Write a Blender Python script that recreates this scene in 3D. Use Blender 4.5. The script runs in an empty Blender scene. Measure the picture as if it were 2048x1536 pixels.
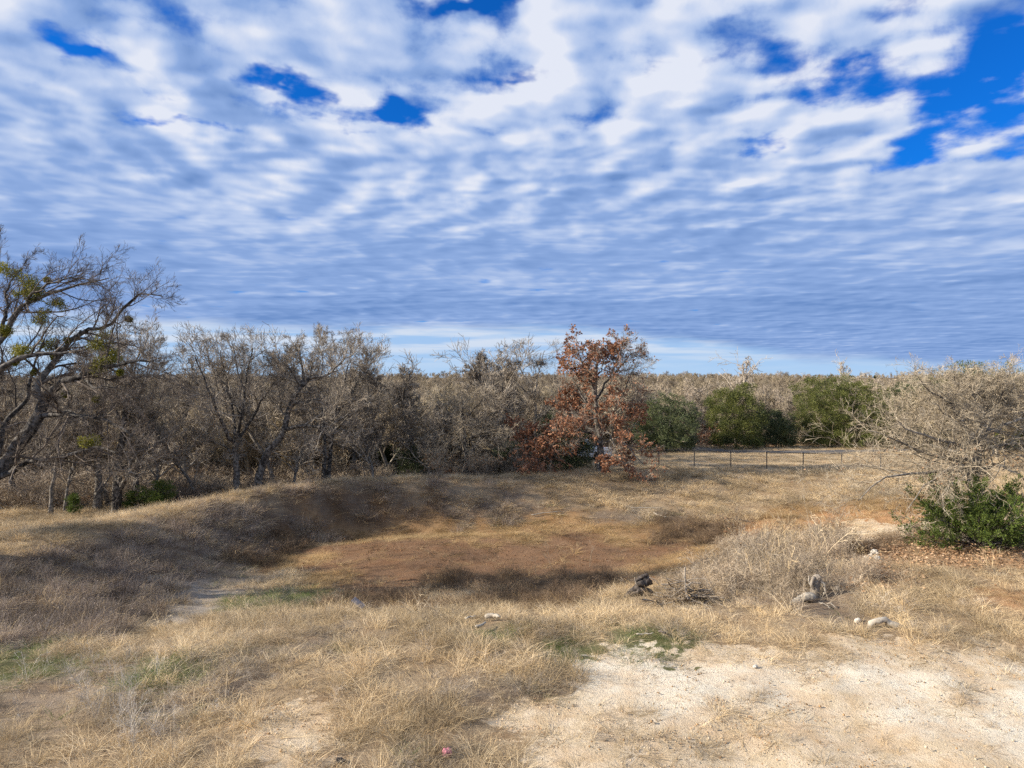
import bpy, bmesh, math, random
import numpy as np
from mathutils import Vector, noise as mnoise

R = math.radians
scene = bpy.context.scene
COL = scene.collection

# ------------------------------------------------------------------ camera
F, CX, CY, CAMZ = 1410.0, 1024.0, 757.0, 7.0      # focal length / principal point / horizon row, photo pixels
cam_d = bpy.data.cameras.new('camera')
cam_d.sensor_width = 36.0
cam_d.lens = F / 2048 * 36.0
cam_d.clip_end = 20000
cam_d.clip_start = 0.1
cam = bpy.data.objects.new('camera', cam_d)
cam.location = (0, 0, CAMZ)
cam.rotation_euler = (R(90) - math.atan((768 - CY) / F), 0, 0)
COL.objects.link(cam)
scene.camera = cam

# ------------------------------------------------------------------ sun and sky
SUN_EL, SUN_BEHIND = 26.0, 9.0          # sun low on the left, a little behind the camera
sun_to = Vector((-math.cos(R(SUN_BEHIND)) * math.cos(R(SUN_EL)), -math.sin(R(SUN_BEHIND)) * math.cos(R(SUN_EL)), math.sin(R(SUN_EL))))
sd = bpy.data.lights.new('sun', 'SUN')
sd.energy = 5.0
sd.angle = R(0.53)
sd.color = (1.0, 0.90, 0.76)
so = bpy.data.objects.new('sun', sd)
so.rotation_euler = sun_to.to_track_quat('Z', 'Y').to_euler()
so.location = (-60, -12, 60)
COL.objects.link(so)

world = bpy.data.worlds.new('World')
scene.world = world
world.use_nodes = True
world.cycles.sampling_method = 'MANUAL'
world.cycles.sample_map_resolution = 512
scene.view_settings.view_transform = 'Standard'
scene.view_settings.look = 'None'
scene.view_settings.exposure = 0.82
scene.view_settings.gamma = 1.0
scene.view_settings.use_curve_mapping = False
scene.cycles.max_bounces = 4
scene.cycles.diffuse_bounces = 2
scene.cycles.glossy_bounces = 2
scene.cycles.transmission_bounces = 3
scene.cycles.transparent_max_bounces = 4
scene.cycles.use_denoising = False


class NB:
    """small helper that writes node trees as expressions"""
    def __init__(self, nt):
        self.nt = nt

    def n(self, t, **kw):
        nd = self.nt.nodes.new(t)
        for k, v in kw.items():
            setattr(nd, k, v)
        return nd

    def put(self, sock, v):
        if isinstance(v, bpy.types.NodeSocket):
            self.nt.links.new(v, sock)
        else:
            sock.default_value = v

    def m(self, op, a, b=None, c=None, clamp=False):
        nd = self.n('ShaderNodeMath', operation=op, use_clamp=clamp)
        self.put(nd.inputs[0], a)
        if b is not None:
            self.put(nd.inputs[1], b)
        if c is not None:
            self.put(nd.inputs[2], c)
        return nd.outputs[0]

    def ss(self, x, lo, hi, a=0.0, b=1.0):
        nd = self.n('ShaderNodeMapRange', interpolation_type='SMOOTHSTEP')
        self.put(nd.inputs['Value'], x)
        for k, v in (('From Min', lo), ('From Max', hi), ('To Min', a), ('To Max', b)):
            self.put(nd.inputs[k], v)
        return nd.outputs[0]

    def mix(self, f, a, b, blend='MIX'):
        nd = self.n('ShaderNodeMix', data_type='RGBA', blend_type=blend)
        self.put(nd.inputs['Factor'], f)
        for s, v in ((nd.inputs[6], a), (nd.inputs[7], b)):
            if isinstance(v, tuple) and len(v) == 3:
                v = v + (1,)
            self.put(s, v)
        return nd.outputs[2]

    def noise(self, vec, scale, detail=4, rough=0.5, dist=0.0, lac=2.0):
        nd = self.n('ShaderNodeTexNoise')
        self.put(nd.inputs['Vector'], vec)
        nd.inputs['Scale'].default_value = scale
        nd.inputs['Detail'].default_value = detail
        nd.inputs['Roughness'].default_value = rough
        nd.inputs['Distortion'].default_value = dist
        nd.inputs['Lacunarity'].default_value = lac
        return nd.outputs[0]

    def xyz(self, x, y, z):
        nd = self.n('ShaderNodeCombineXYZ')
        for s, v in zip(nd.inputs, (x, y, z)):
            self.put(s, v)
        return nd.outputs[0]


def build_sky():
    nt = world.node_tree
    nt.nodes.clear()
    b = NB(nt)
    out = b.n('ShaderNodeOutputWorld')
    bg = b.n('ShaderNodeBackground')
    nt.links.new(bg.outputs[0], out.inputs[0])
    tc = b.n('ShaderNodeTexCoord')
    sep = b.n('ShaderNodeSeparateXYZ')
    nt.links.new(tc.outputs['Generated'], sep.inputs[0])
    x, y, z = sep.outputs
    el = b.m('MULTIPLY', b.m('ARCSINE', z), 57.29578)              # degrees
    az = b.m('MULTIPLY', b.m('ARCTAN2', x, y), 57.29578)           # 0 = +Y, right positive
    sky = b.n('ShaderNodeTexSky', sky_type='NISHITA')
    sky.sun_disc = False
    sky.sun_elevation = R(SUN_EL)
    sky.sun_rotation = R(270 - SUN_BEHIND)
    sky.air_density = 1.0
    sky.dust_density = 0.3
    sky.ozone_density = 3.0
    sk = b.mix(1.0, sky.outputs[0], (0.10, 0.10, 0.10), 'MULTIPLY')
    clear = b.mix(1.0, sk, (0.05, 0.66, 1.62), 'MULTIPLY')
    # cloud deck: a flat layer seen in perspective
    zc = b.m('ADD', b.m('MAXIMUM', z, 0.0), 0.05)
    px, py = b.m('DIVIDE', x, zc), b.m('MULTIPLY', b.m('DIVIDE', y, zc), 0.92)
    p = b.xyz(px, py, 3.7)
    n_big = b.noise(p, 0.55, 2, 0.5)
    warp = b.noise(p, 1.1, 3, 0.5)
    wx, wy = b.m('MULTIPLY', warp, 0.28), b.m('MULTIPLY', n_big, 0.35)

    def field(dx, dy, det):
        return b.noise(b.xyz(b.m('ADD', b.m('ADD', px, wx), dx), b.m('ADD', b.m('ADD', py, wy), dy), 1.3), 4.0, det, 0.50, 0.0)
    n_puff = field(0.0, 0.0, 7)
    n_soft = field(0.0, 0.0, 2)
    n_sun = field(-0.08, -0.05, 2)                       # sampled towards the sun: its difference lights the sunward side
    # long low ripples far away
    prip = b.xyz(b.m('ADD', b.m('MULTIPLY', px, 0.42), b.m('MULTIPLY', py, 0.25)), b.m('ADD', b.m('MULTIPLY', py, 2.0), b.m('MULTIPLY', warp, 1.5)), 9.1)
    n_rip = b.noise(prip, 2.4, 4, 0.5, 0.0)
    n_iso = b.m('SUBTRACT', b.noise(tc.outputs['Generated'], 15.0, 7, 0.58, 0.25), 0.5)
    dens = b.m('ADD', b.m('ADD', n_puff, b.m('MULTIPLY', b.m('SUBTRACT', n_big, 0.5), 0.25)), b.m('MULTIPLY', n_iso, 0.42))
    # open places in the deck (azimuth, elevation, half widths in degrees, depth)
    aw = b.m('ADD', az, b.m('MULTIPLY', b.m('SUBTRACT', b.noise(b.xyz(b.m('MULTIPLY', az, 0.16), b.m('MULTIPLY', el, 0.3), 7.7), 1.0, 4, 0.55), 0.5), 13.0))
    ew = b.m('ADD', el, b.m('MULTIPLY', b.m('SUBTRACT', b.noise(b.xyz(b.m('MULTIPLY', az, 0.16), b.m('MULTIPLY', el, 0.3), 2.2), 1.0, 4, 0.55), 0.5), 6.0))
    holes = [(35.0, 19.3, 6.8, 3.0, 0.38), (28.5, 16.0, 5.0, 1.4, 0.28), (-19.5, 22.3, 4.2, 1.0, 0.34), (-15.5, 21.0, 2.2, 0.8, 0.28), (-10.5, 19.9, 3.0, 1.1, 0.38),
             (-24.5, 18.4, 3.6, 0.7, 0.34), (-3.0, 28.0, 5.0, 0.9, 0.28), (2.5, 22.6, 2.6, 0.8, 0.24), (12.5, 23.0, 4.0, 0.8, 0.18), (-31.5, 21.5, 2.0, 0.7, 0.26), (-27.5, 20.5, 1.5, 0.6, 0.22),
             (24.5, 20.5, 4.0, 1.6, 0.22), (19.5, 17.5, 2.4, 0.7, 0.26), (30.0, 25.0, 4.0, 1.2, 0.20), (22.0, 26.5, 2.5, 0.8, 0.18), (36.0, 15.0, 4.0, 1.0, 0.20)]
    bias = None
    for a0, e0, wa, we, dep in holes:
        q = b.m('ADD', b.m('POWER', b.m('ABSOLUTE', b.m('DIVIDE', b.m('SUBTRACT', aw, a0), wa)), 2.0),
                b.m('POWER', b.m('ABSOLUTE', b.m('DIVIDE', b.m('SUBTRACT', ew, e0), we)), 2.0))
        g = b.m('MULTIPLY', b.m('EXPONENT', b.m('MULTIPLY', q, -1.0)), dep)
        bias = g if bias is None else b.m('ADD', bias, g)
    dens = b.m('ADD', b.m('SUBTRACT', dens, bias), b.ss(el, 22.0, 13.0, 0.09, 0.24))      # denser cover far away
    cover = b.ss(dens, 0.30, 0.56)
    # light and shade on the cloud
    lit = b.m('MULTIPLY', b.m('SUBTRACT', n_soft, n_sun), b.ss(el, 8.0, 18.0, 0.7, 2.0))
    thick = b.ss(dens, 0.50, 0.86)
    bright = b.m('ADD', b.m('SUBTRACT', b.ss(el, 6.0, 20.0, 0.56, 0.76), b.m('MULTIPLY', thick, 0.26)), lit)
    bright = b.m('ADD', bright, b.m('MULTIPLY', b.m('SUBTRACT', n_puff, 0.5), b.ss(el, 22.0, 8.0, 1.2, 0.6)))
    bright = b.m('ADD', bright, b.m('MULTIPLY', b.m('SUBTRACT', n_big, 0.5), -0.7))
    bright = b.m('ADD', bright, b.m('MULTIPLY', b.m('SUBTRACT', n_rip, 0.5), b.ss(el, 18.0, 9.0, 0.0, 0.65)))
    bright = b.m('ADD', bright, b.m('MULTIPLY', n_iso, b.ss(el, 6.0, 17.0, 0.25, 1.15)))
    bright = b.m('ADD', bright, b.ss(el, 8.5, 4.0, 0.0, -0.12))
    bright = b.m('MAXIMUM', b.m('MINIMUM', bright, 1.0), 0.0)
    ramp = b.n('ShaderNodeValToRGB')
    nt.links.new(bright, ramp.inputs[0])
    cr = ramp.color_ramp
    cr.elements[0].position = 0.0
    cr.elements[0].color = (0.155, 0.28, 0.58, 1)
    cr.elements[1].position = 1.0
    cr.elements[1].color = (0.76, 0.80, 0.91, 1)
    e = cr.elements.new(0.40)
    e.color = (0.27, 0.41, 0.73, 1)
    e = cr.elements.new(0.70)
    e.color = (0.49, 0.60, 0.84, 1)
    deck = b.mix(cover, clear, ramp.outputs[0])
    # pale clearer strip under the far edge of the deck
    edge = b.ss(az, 2.0, 34.0, 4.15, 0.9)
    wob = b.noise(b.xyz(b.m('MULTIPLY', az, 0.12), b.m('MULTIPLY', el, 0.35), 2.0), 1.0, 4, 0.5)
    rel = b.m('SUBTRACT', el, b.m('ADD', edge, b.m('MULTIPLY', b.m('SUBTRACT', wob, 0.5), 2.2)))
    above = b.ss(rel, -0.7, 0.7)
    streak = b.noise(b.xyz(b.m('MULTIPLY', az, 0.10), b.m('MULTIPLY', el, 1.5), 5.0), 1.0, 5, 0.55, 0.3)
    band = b.mix(b.ss(streak, 0.38, 0.62), (0.36, 0.56, 0.86), (0.64, 0.73, 0.87))
    band = b.mix(b.ss(el, 0.0, 3.2), (0.42, 0.62, 0.88), band)
    col = b.mix(above, band, deck)
    col = b.mix(b.ss(el, -0.6, -0.1), (0.20, 0.17, 0.12), col)
    nt.links.new(col, bg.inputs[0])
    bg.inputs[1].default_value = 0.575


build_sky()

# ------------------------------------------------------------------ generic helpers
def tag(o, label=None, cat=None, group=None, kind=None):
    for k, v in (('label', label), ('category', cat), ('group', group), ('kind', kind)):
        if v:
            o[k] = v
    return o


def empty(name, loc, label, cat, group=None):
    o = bpy.data.objects.new(name, None)
    o.empty_display_size = 0.3
    o.location = loc
    COL.objects.link(o)
    return tag(o, label, cat, group)


def np_mesh(name, V, Q, smooth=False, tint=None):
    """mesh from an array of vertices and an array of quads (or triangles)"""
    V = np.asarray(V, np.float32)
    Q = np.asarray(Q, np.int32)
    k = Q.shape[1]
    me = bpy.data.meshes.new(name)
    me.vertices.add(len(V))
    me.vertices.foreach_set('co', V.ravel())
    me.loops.add(Q.size)
    me.loops.foreach_set('vertex_index', Q.ravel())
    me.polygons.add(len(Q))
    me.polygons.foreach_set('loop_start', np.arange(0, Q.size, k, dtype=np.int32))
    me.polygons.foreach_set('loop_total', np.full(len(Q), k, np.int32))
    if smooth:
        me.polygons.foreach_set('use_smooth', np.ones(len(Q), bool))
    if tint is not None:
        a = me.attributes.new('tint', 'FLOAT', 'POINT')
        a.data.foreach_set('value', np.asarray(tint, np.float32))
    me.update(calc_edges=True)
    return me


def mobj(name, me, mat=None, parent=None, loc=None, rot=None):
    o = bpy.data.objects.new(name, me)
    if mat and not me.materials:
        me.materials.append(mat)
    COL.objects.link(o)
    if parent:
        o.parent = parent
    if loc is not None:
        o.location = loc
    if rot is not None:
        o.rotation_euler = rot
    return o


def norm(a):
    return a / np.maximum(np.linalg.norm(a, axis=-1, keepdims=True), 1e-9)


class Geo:
    """collects quads of several tubes, ribbons and leaves"""
    def __init__(self):
        self.v, self.q, self.t, self.n = [], [], [], 0

    def add(self, V, Q, tint=None):
        self.v.append(V)
        self.q.append(Q + self.n)
        self.t.append(np.full(len(V), 0.5) if tint is None else tint)
        self.n += len(V)

    def tubes(self, P, Rr, sides, rng):
        N, n1, _ = P.shape
        T = np.empty_like(P)
        T[:, 1:-1] = P[:, 2:] - P[:, :-2]
        T[:, 0] = P[:, 1] - P[:, 0]
        T[:, -1] = P[:, -1] - P[:, -2]
        T = norm(T)
        m = norm(P[:, -1] - P[:, 0])
        ref = norm(np.cross(m, rng.normal(size=(N, 3))))[:, None, :]
        A = norm(np.cross(T, ref))
        B = np.cross(T, A)
        tint = np.repeat(rng.random(N), n1 * max(sides, 2))
        if sides == 2:
            V = np.stack([P + A * Rr[..., None], P - A * Rr[..., None]], 2)
        else:
            th = np.arange(sides) * 2 * np.pi / sides
            V = P[:, :, None, :] + Rr[:, :, None, None] * (np.cos(th)[:, None] * A[:, :, None, :] + np.sin(th)[:, None] * B[:, :, None, :])
        s = max(sides, 2)
        base = (np.arange(N) * n1 * s)[:, None, None] + (np.arange(n1 - 1) * s)[None, :, None]
        if sides == 2:
            j = np.array([0]); j2 = np.array([1])
        else:
            j = np.arange(sides); j2 = (j + 1) % sides
        Q = np.stack([base + j, base + j2, base + s + j2, base + s + j], -1).reshape(-1, 4)
        self.add(V.reshape(-1, 3), Q, tint)

    def leaves(self, C, D, ln, wd, rng):
        """diamond leaves: positions, long axis, length, width"""
        N = len(C)
        D = norm(D)
        S = norm(np.cross(D, rng.normal(size=(N, 3))))
        up = np.cross(S, D)
        ln = ln * rng.uniform(0.7, 1.3, N)[:, None]
        wd = wd * rng.uniform(0.7, 1.3, N)[:, None]
        V = np.stack([C, C + D * ln * 0.5 + S * wd * 0.5 + up * wd * 0.15, C + D * ln, C + D * ln * 0.5 - S * wd * 0.5 + up * wd * 0.15], 1)
        Q = np.arange(N * 4).reshape(N, 4)
        self.add(V.reshape(-1, 3), Q, np.repeat(rng.random(N), 4))

    def mesh(self, name, smooth=False):
        return np_mesh(name, np.concatenate(self.v), np.concatenate(self.q), smooth, np.concatenate(self.t))


def vnoise(x, y, seed=0):
    """smooth value noise, vectorised, 0..1"""
    xi, yi = np.floor(x).astype(np.int64), np.floor(y).astype(np.int64)
    fx, fy = x - xi, y - yi
    fx, fy = fx * fx * (3 - 2 * fx), fy * fy * (3 - 2 * fy)

    def h(a, b_):
        k = (a * 374761393 + b_ * 668265263 + seed * 974711) & 0x7fffffff
        k = ((k ^ (k >> 13)) * 1274126177) & 0x7fffffff
        return ((k ^ (k >> 16)) & 0xffff) / 65535.0
    return (h(xi, yi) * (1 - fx) + h(xi + 1, yi) * fx) * (1 - fy) + (h(xi, yi + 1) * (1 - fx) + h(xi + 1, yi + 1) * fx) * fy


def fbm(x, y, seed=0, oct=4):
    s, a, t = 0, 1.0, 0
    for i in range(oct):
        s = s + a * vnoise(x * 2 ** i + 17.3 * i, y * 2 ** i - 9.1 * i, seed + i)
        t += a
        a *= 0.5
    return s / t


# ------------------------------------------------------------------ materials
def mat(name, build, rough=0.9, spec=0.2, transl=0.0):
    m = bpy.data.materials.new(name)
    m.use_nodes = True
    nt = m.node_tree
    bs = nt.nodes['Principled BSDF']
    bs.inputs['Roughness'].default_value = rough
    bs.inputs['Specular IOR Level'].default_value = spec
    b = NB(nt)
    col, bump = build(b)
    b.put(bs.inputs['Base Color'], col if not isinstance(col, tuple) else col + (1,))
    if bump is not None:
        h, strength, dist = bump
        bp = b.n('ShaderNodeBump')
        bp.inputs['Strength'].default_value = strength
        bp.inputs['Distance'].default_value = dist
        b.put(bp.inputs['Height'], h)
        nt.links.new(bp.outputs[0], bs.inputs['Normal'])
    if transl > 0:
        tr = b.n('ShaderNodeBsdfTranslucent')
        b.put(tr.inputs[0], col if not isinstance(col, tuple) else col + (1,))
        mx = b.n('ShaderNodeMixShader')
        mx.inputs[0].default_value = transl
        nt.links.new(bs.outputs[0], mx.inputs[1])
        nt.links.new(tr.outputs[0], mx.inputs[2])
        nt.links.new(mx.outputs[0], nt.nodes['Material Output'].inputs[0])
    return m


def attr(b, name, typ='GEOMETRY', fac=False):
    nd = b.n('ShaderNodeAttribute', attribute_name=name, attribute_type=typ)
    return nd.outputs['Fac' if fac else 'Color']


def objco(b):
    return b.n('ShaderNodeTexCoord').outputs['Object']


def bark_mat(name, dark, light, scale=6.0, transl=0.0):
    def f(b):
        o = objco(b)
        n1 = b.noise(o, scale, 5, 0.65)
        n2 = b.noise(o, scale * 0.25, 2, 0.5)
        t = attr(b, 'tint', fac=True)
        fac = b.m('ADD', b.ss(n1, 0.35, 0.68, 0.0, 0.75), b.m('MULTIPLY', b.m('SUBTRACT', n2, 0.5), 0.6))
        fac = b.m('ADD', fac, b.m('MULTIPLY', b.m('SUBTRACT', t, 0.5), 0.5), clamp=True)
        return b.mix(fac, dark, light), (n1, 0.6, 0.03)
    return mat(name, f, 0.95, 0.1, transl)


def leaf_mat(name, a, c, transl=0.3, patch=None):
    def f(b):
        t = attr(b, 'tint', fac=True)
        col = b.mix(t, a, c)
        if patch:
            n = b.noise(objco(b), 0.9, 3, 0.5)
            col = b.mix(b.ss(n, 0.5, 0.68, 0, 0.75), col, patch)
        return col, None
    return mat(name, f, 0.6, 0.25, transl)


def flat_mat(name, c, c2=None, scale=8.0, rough=0.85, bump=0.4, spec=0.2, metallic=0.0):
    def f(b):
        n = b.noise(objco(b), scale, 5, 0.6)
        col = b.mix(b.ss(n, 0.3, 0.7), c, c2 or tuple(x * 0.7 for x in c))
        return col, (n, bump, 0.02)
    m = mat(name, f, rough, spec)
    m.node_tree.nodes['Principled BSDF'].inputs['Metallic'].default_value = metallic
    return m


M = {}
M['bark'] = bark_mat('bark_grey', (0.035, 0.031, 0.027), (0.33, 0.30, 0.26))
M['bark_dark'] = bark_mat('bark_dark_grey', (0.03, 0.027, 0.024), (0.25, 0.23, 0.205))
M['bark_light'] = bark_mat('bark_pale', (0.13, 0.115, 0.095), (0.46, 0.42, 0.36))
M['bark_white'] = bark_mat('bark_whitish', (0.34, 0.29, 0.23), (0.60, 0.52, 0.42))
M['twig'] = bark_mat('twig_grey_brown', (0.17, 0.143, 0.113), (0.54, 0.47, 0.375), 3.0)
M['twig_dark'] = bark_mat('twig_dark_grey', (0.07, 0.058, 0.048), (0.27, 0.225, 0.185), 3.0)
M['twig_pale'] = bark_mat('twig_pale_grey', (0.24, 0.20, 0.145), (0.58, 0.495, 0.37), 3.0)
M['twig_white'] = bark_mat('twig_cream', (0.40, 0.34, 0.27), (0.62, 0.54, 0.44), 3.0)
M['mistletoe'] = leaf_mat('mistletoe_leaves', (0.10, 0.11, 0.012), (0.36, 0.33, 0.05))
M['rust'] = leaf_mat('rust_oak_leaves', (0.19, 0.080, 0.042), (0.52, 0.27, 0.155))
M['brownleaf'] = leaf_mat('dead_brown_leaves', (0.17, 0.09, 0.045), (0.44, 0.27, 0.15))
M['juniper'] = leaf_mat('juniper_foliage', (0.045, 0.078, 0.018), (0.15, 0.195, 0.038), 0.2)
M['olive'] = leaf_mat('olive_evergreen_foliage', (0.055, 0.068, 0.017), (0.175, 0.185, 0.046), 0.15, (0.075, 0.095, 0.036))
M['darkgreen'] = leaf_mat('dark_evergreen_foliage', (0.042, 0.058, 0.028), (0.125, 0.150, 0.065), 0.12, (0.14, 0.15, 0.05))
M['steel'] = flat_mat('weathered_steel', (0.05, 0.046, 0.042), (0.09, 0.085, 0.08), 20, 0.6, 0.1, 0.4)
M['deadwood'] = flat_mat('weathered_dead_wood', (0.33, 0.285, 0.23), (0.17, 0.14, 0.11), 9, 0.95, 0.7)
M['palewood'] = flat_mat('bleached_wood', (0.46, 0.42, 0.35), (0.29, 0.25, 0.20), 9, 0.95, 0.6)
M['char'] = flat_mat('charred_wood', (0.022, 0.020, 0.020), (0.15, 0.125, 0.105), 9, 0.9, 1.0)
M['rock'] = flat_mat('white_limestone', (0.66, 0.63, 0.56), (0.42, 0.37, 0.30), 6, 0.95, 0.6)
M['stick'] = flat_mat('dry_sticks', (0.30, 0.22, 0.13), (0.16, 0.12, 0.08), 6, 0.95, 0.3)


def grass_material():
    def f(b):
        c = attr(b, 'col', 'INSTANCER')
        t = attr(b, 'tint', fac=True)
        k = b.m('ADD', 0.62, b.m('MULTIPLY', t, 0.76))
        return b.mix(1.0, c, b.xyz(k, k, k), 'MULTIPLY'), None
    return mat('dry_grass', f, 0.75, 0.2, 0.18)


M['grass'] = grass_material()


def wood_material():
    def f(b):
        c = attr(b, 'col', 'INSTANCER')
        t = attr(b, 'tint', fac=True)
        k = b.m('ADD', 0.55, b.m('MULTIPLY', t, 0.9))
        return b.mix(1.0, c, b.xyz(k, k, k), 'MULTIPLY'), None
    return mat('far_wood_twigs', f, 0.95, 0.05, 0.0)


M['farwood'] = wood_material()

def smooth_poly(pts, n):
    """Catmull-Rom through the points, n + 1 samples evenly along the length"""
    p = np.asarray(pts, float)
    e = np.concatenate([[2 * p[0] - p[1]], p, [2 * p[-1] - p[-2]]])
    out = []
    for i in range(1, len(e) - 2):
        for t in np.linspace(0, 1, 12, endpoint=False):
            a, b_, c, d = e[i - 1], e[i], e[i + 1], e[i + 2]
            out.append(0.5 * ((2 * b_) + (c - a) * t + (2 * a - 5 * b_ + 4 * c - d) * t ** 2 + (3 * b_ - a - 3 * c + d) * t ** 3))
    out.append(p[-1])
    o = np.array(out)
    s = np.concatenate([[0], np.cumsum(np.linalg.norm(np.diff(o, axis=0), axis=1))])
    u = np.linspace(0, s[-1], n + 1)
    return np.stack([np.interp(u, s, o[:, k]) for k in range(3)], 1)


# ------------------------------------------------------------------ terrain
def at(px, py, z):
    """photo pixel on a plane of height z -> world x, y"""
    d = (CAMZ - z) * F / (py - CY)
    return ((px - CX) / F * d, d, z)


def dp(px, py, d):
    """photo pixel at depth d -> world point"""
    return np.array([(px - CX) / F * d, d, CAMZ - (py - CY) / F * d])


_far_r = ([30, 60, 72, 85, 105, 130, 180, 300, 500, 800, 1300, 6000], [0.15, -0.05, -0.3, -0.9, -3.4, -6, -7, -6, -2.6, 2.0, 8.5, 9])
_far_l = ([30, 46, 60, 80, 105, 130, 180, 300, 500, 800, 1300, 6000], [-0.8, -1.1, -2.0, -3.8, -5.4, -6.6, -7, -6, -2.6, 2.0, 8.5, 9])


def sstep(x, a, b):
    t = np.clip((x - a) / (b - a), 0, 1)
    return t * t * (3 - 2 * t)


def far_h(x, y):
    s = sstep(x, -6, 8)
    return np.interp(y, *_far_l) * (1 - s) + np.interp(y, *_far_r) * s


ctl = []
for px, py, z in [
    # near flat
    (0, 1536, 0), (512, 1536, 0), (1024, 1536, 0), (1536, 1536, 0), (2048, 1536, 0), (0, 1430, 0.02), (512, 1400, 0), (1024, 1400, 0), (1536, 1400, 0), (2048, 1400, 0),
    (100, 1360, 0), (600, 1300, 0), (1024, 1300, 0), (1500, 1290, 0), (2048, 1290, 0.05), (1750, 1235, 0.1), (2048, 1190, 0.3), (1900, 1120, 0.35), (2048, 1110, 0.5),
    # pond bed and near bank
    (640, 1085, -2.05), (760, 1075, -2.05), (880, 1070, -2.0), (1000, 1068, -2.0), (1120, 1070, -1.95), (1240, 1075, -1.95), (700, 1110, -2.15), (1000, 1110, -2.2), (1250, 1110, -2.1), (850, 1160, -2.05), (1100, 1160, -2.0), (620, 1150, -1.95), (1400, 1090, -1.9), (1350, 1140, -1.75),
    (560, 1200, -1.5), (800, 1205, -1.3), (1000, 1200, -1.3), (1200, 1200, -1.1), (450, 1255, -0.8), (700, 1245, -0.25), (1000, 1240, -0.2), (1250, 1230, -0.3), (1400, 1215, -0.15),
    (1500, 1160, -0.45), (1620, 1150, -0.02), (1560, 1110, -0.42), (1700, 1085, -0.6), (1770, 1080, -0.3), (1800, 1030, -0.4), (1750, 1000, -0.35), (1600, 1000, -0.95), (1450, 1000, -1.1), (1300, 1000, -1.1),
]:
    ctl.append(at(px, py, z))
TOE = [(0, 1315, -0.25), (170, 1300, -0.5), (330, 1245, -1.45), (430, 1180, -1.85), (520, 1110, -2.1), (620, 1068, -2.15), (800, 1048, -2.1), (1000, 1044, -2.0), (1300, 1048, -1.75), (1500, 1056, -1.55), (1650, 1075, -1.1)]
CREST = [(0, 1080, 0.15), (150, 1052, 0.15), (300, 1025, 0.15), (450, 1000, 0.16), (600, 981, 0.18), (750, 968, 0.18), (900, 965, 0.14), (1050, 958, 0.06), (1200, 951, 0.0), (1400, 950, -0.1), (1600, 949, -0.1), (1800, 944, 0.0), (2048, 938, 0.1)]


def dense(line, n=5):
    """a bank line through its traced points, sampled closely so that the rim stays even"""
    w = np.array([at(*q) for q in line])
    return smooth_poly(w, n * (len(line) - 1))


cr_, to_ = dense(CREST), dense(TOE)
for q in cr_:
    ctl.append(tuple(q))
for q in to_:
    ctl.append(tuple(q))
for q in cr_[:44]:                                   # outer foot of the dam, towards the wood
    i = int(np.argmin(np.hypot(*(cr_[:, :2] - q[:2]).T)))
    t = cr_[min(i + 1, len(cr_) - 1), :2] - cr_[max(i - 1, 0), :2]
    nrm = np.array([-t[1], t[0]]) / np.hypot(*t)
    k = np.interp(q[0], [-8, 6], [1.0, 0.25])
    if q[0] < 6:
        ctl.append((q[0] + nrm[0] * 3.6, q[1] + nrm[1] * 3.6, q[2] - 1.0 * k))
for x, y, z in [(-30, 0, 0.2), (30, 0, 0.2), (0, 0, 0), (0, -25, 0), (-30, -25, 0.2), (30, -25, 0.2), (-20, 12, 0.2), (25, 14, 0.3), (-24, 24, 0.4), (-30, 33, -1.1), (-26, 38, -1.1), (-40, 20, -0.4), (-45, 40, -1.2),
                (-21, 43, -1.1), (-16, 47, -1.1), (-10, 51, -0.9), (30, 30, 0.6), (40, 20, 0.6), (45, 45, 0.3), (35, 40, 0.45)]:
    ctl.append((x, y, z))
for x in (-50, -30, -12, 0, 10, 20, 35, 55):
    for y in ((56, 64) if x < -5 else (60, 66)):
        ctl.append((x, y, float(far_h(np.array(x), np.array(y)))))
CT = np.array(ctl)


def _phi(r):
    return np.where(r > 1e-9, r * r * np.log(np.maximum(r, 1e-9)), 0)


def _fit():
    n = len(CT)
    D = np.linalg.norm(CT[:, None, :2] - CT[None, :, :2], axis=2)
    A = np.zeros((n + 3, n + 3))
    A[:n, :n] = _phi(D) + np.eye(n) * 2.5
    A[:n, n] = 1
    A[:n, n + 1:] = CT[:, :2]
    A[n:, :n] = A[:n, n:].T
    return np.linalg.solve(A, np.concatenate([CT[:, 2], [0, 0, 0]]))


WT = _fit()


def H(x, y, rough=True):
    x = np.asarray(x, float)
    y = np.asarray(y, float)
    sh = np.broadcast(x, y).shape
    xf, yf = np.broadcast_to(x, sh).ravel(), np.broadcast_to(y, sh).ravel()
    z = far_h(xf, yf)
    near = (yf < 70) & (yf > -40) & (np.abs(xf) < 70)
    if near.any():
        xn, yn = xf[near], yf[near]
        r = np.hypot(xn[:, None] - CT[None, :, 0], yn[:, None] - CT[None, :, 1])
        v = _phi(r) @ WT[:len(CT)] + WT[len(CT)] + WT[len(CT) + 1] * xn + WT[len(CT) + 2] * yn
        w = sstep(yn, 66, 58) * sstep(np.abs(xn), 66, 46) * sstep(yn, -38, -22)
        z[near] = np.clip(v, -2.8, 1.2) * w + z[near] * (1 - w)
    if rough:
        a = 0.10 * sstep(yf, 90, 50) + 0.02
        z = z + (fbm(xf * 0.7, yf * 0.7, 3, 3) - 0.5) * 2 * a + (fbm(xf * 2.3, yf * 2.3, 9, 2) - 0.5) * 0.07
        z = z + (fbm(xf * 0.012, yf * 0.012, 21, 3) - 0.5) * 3.0 * sstep(yf, 110, 300)
    return z.reshape(sh)


def hz(x, y):
    return float(H(np.array([x]), np.array([y]))[0])


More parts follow.
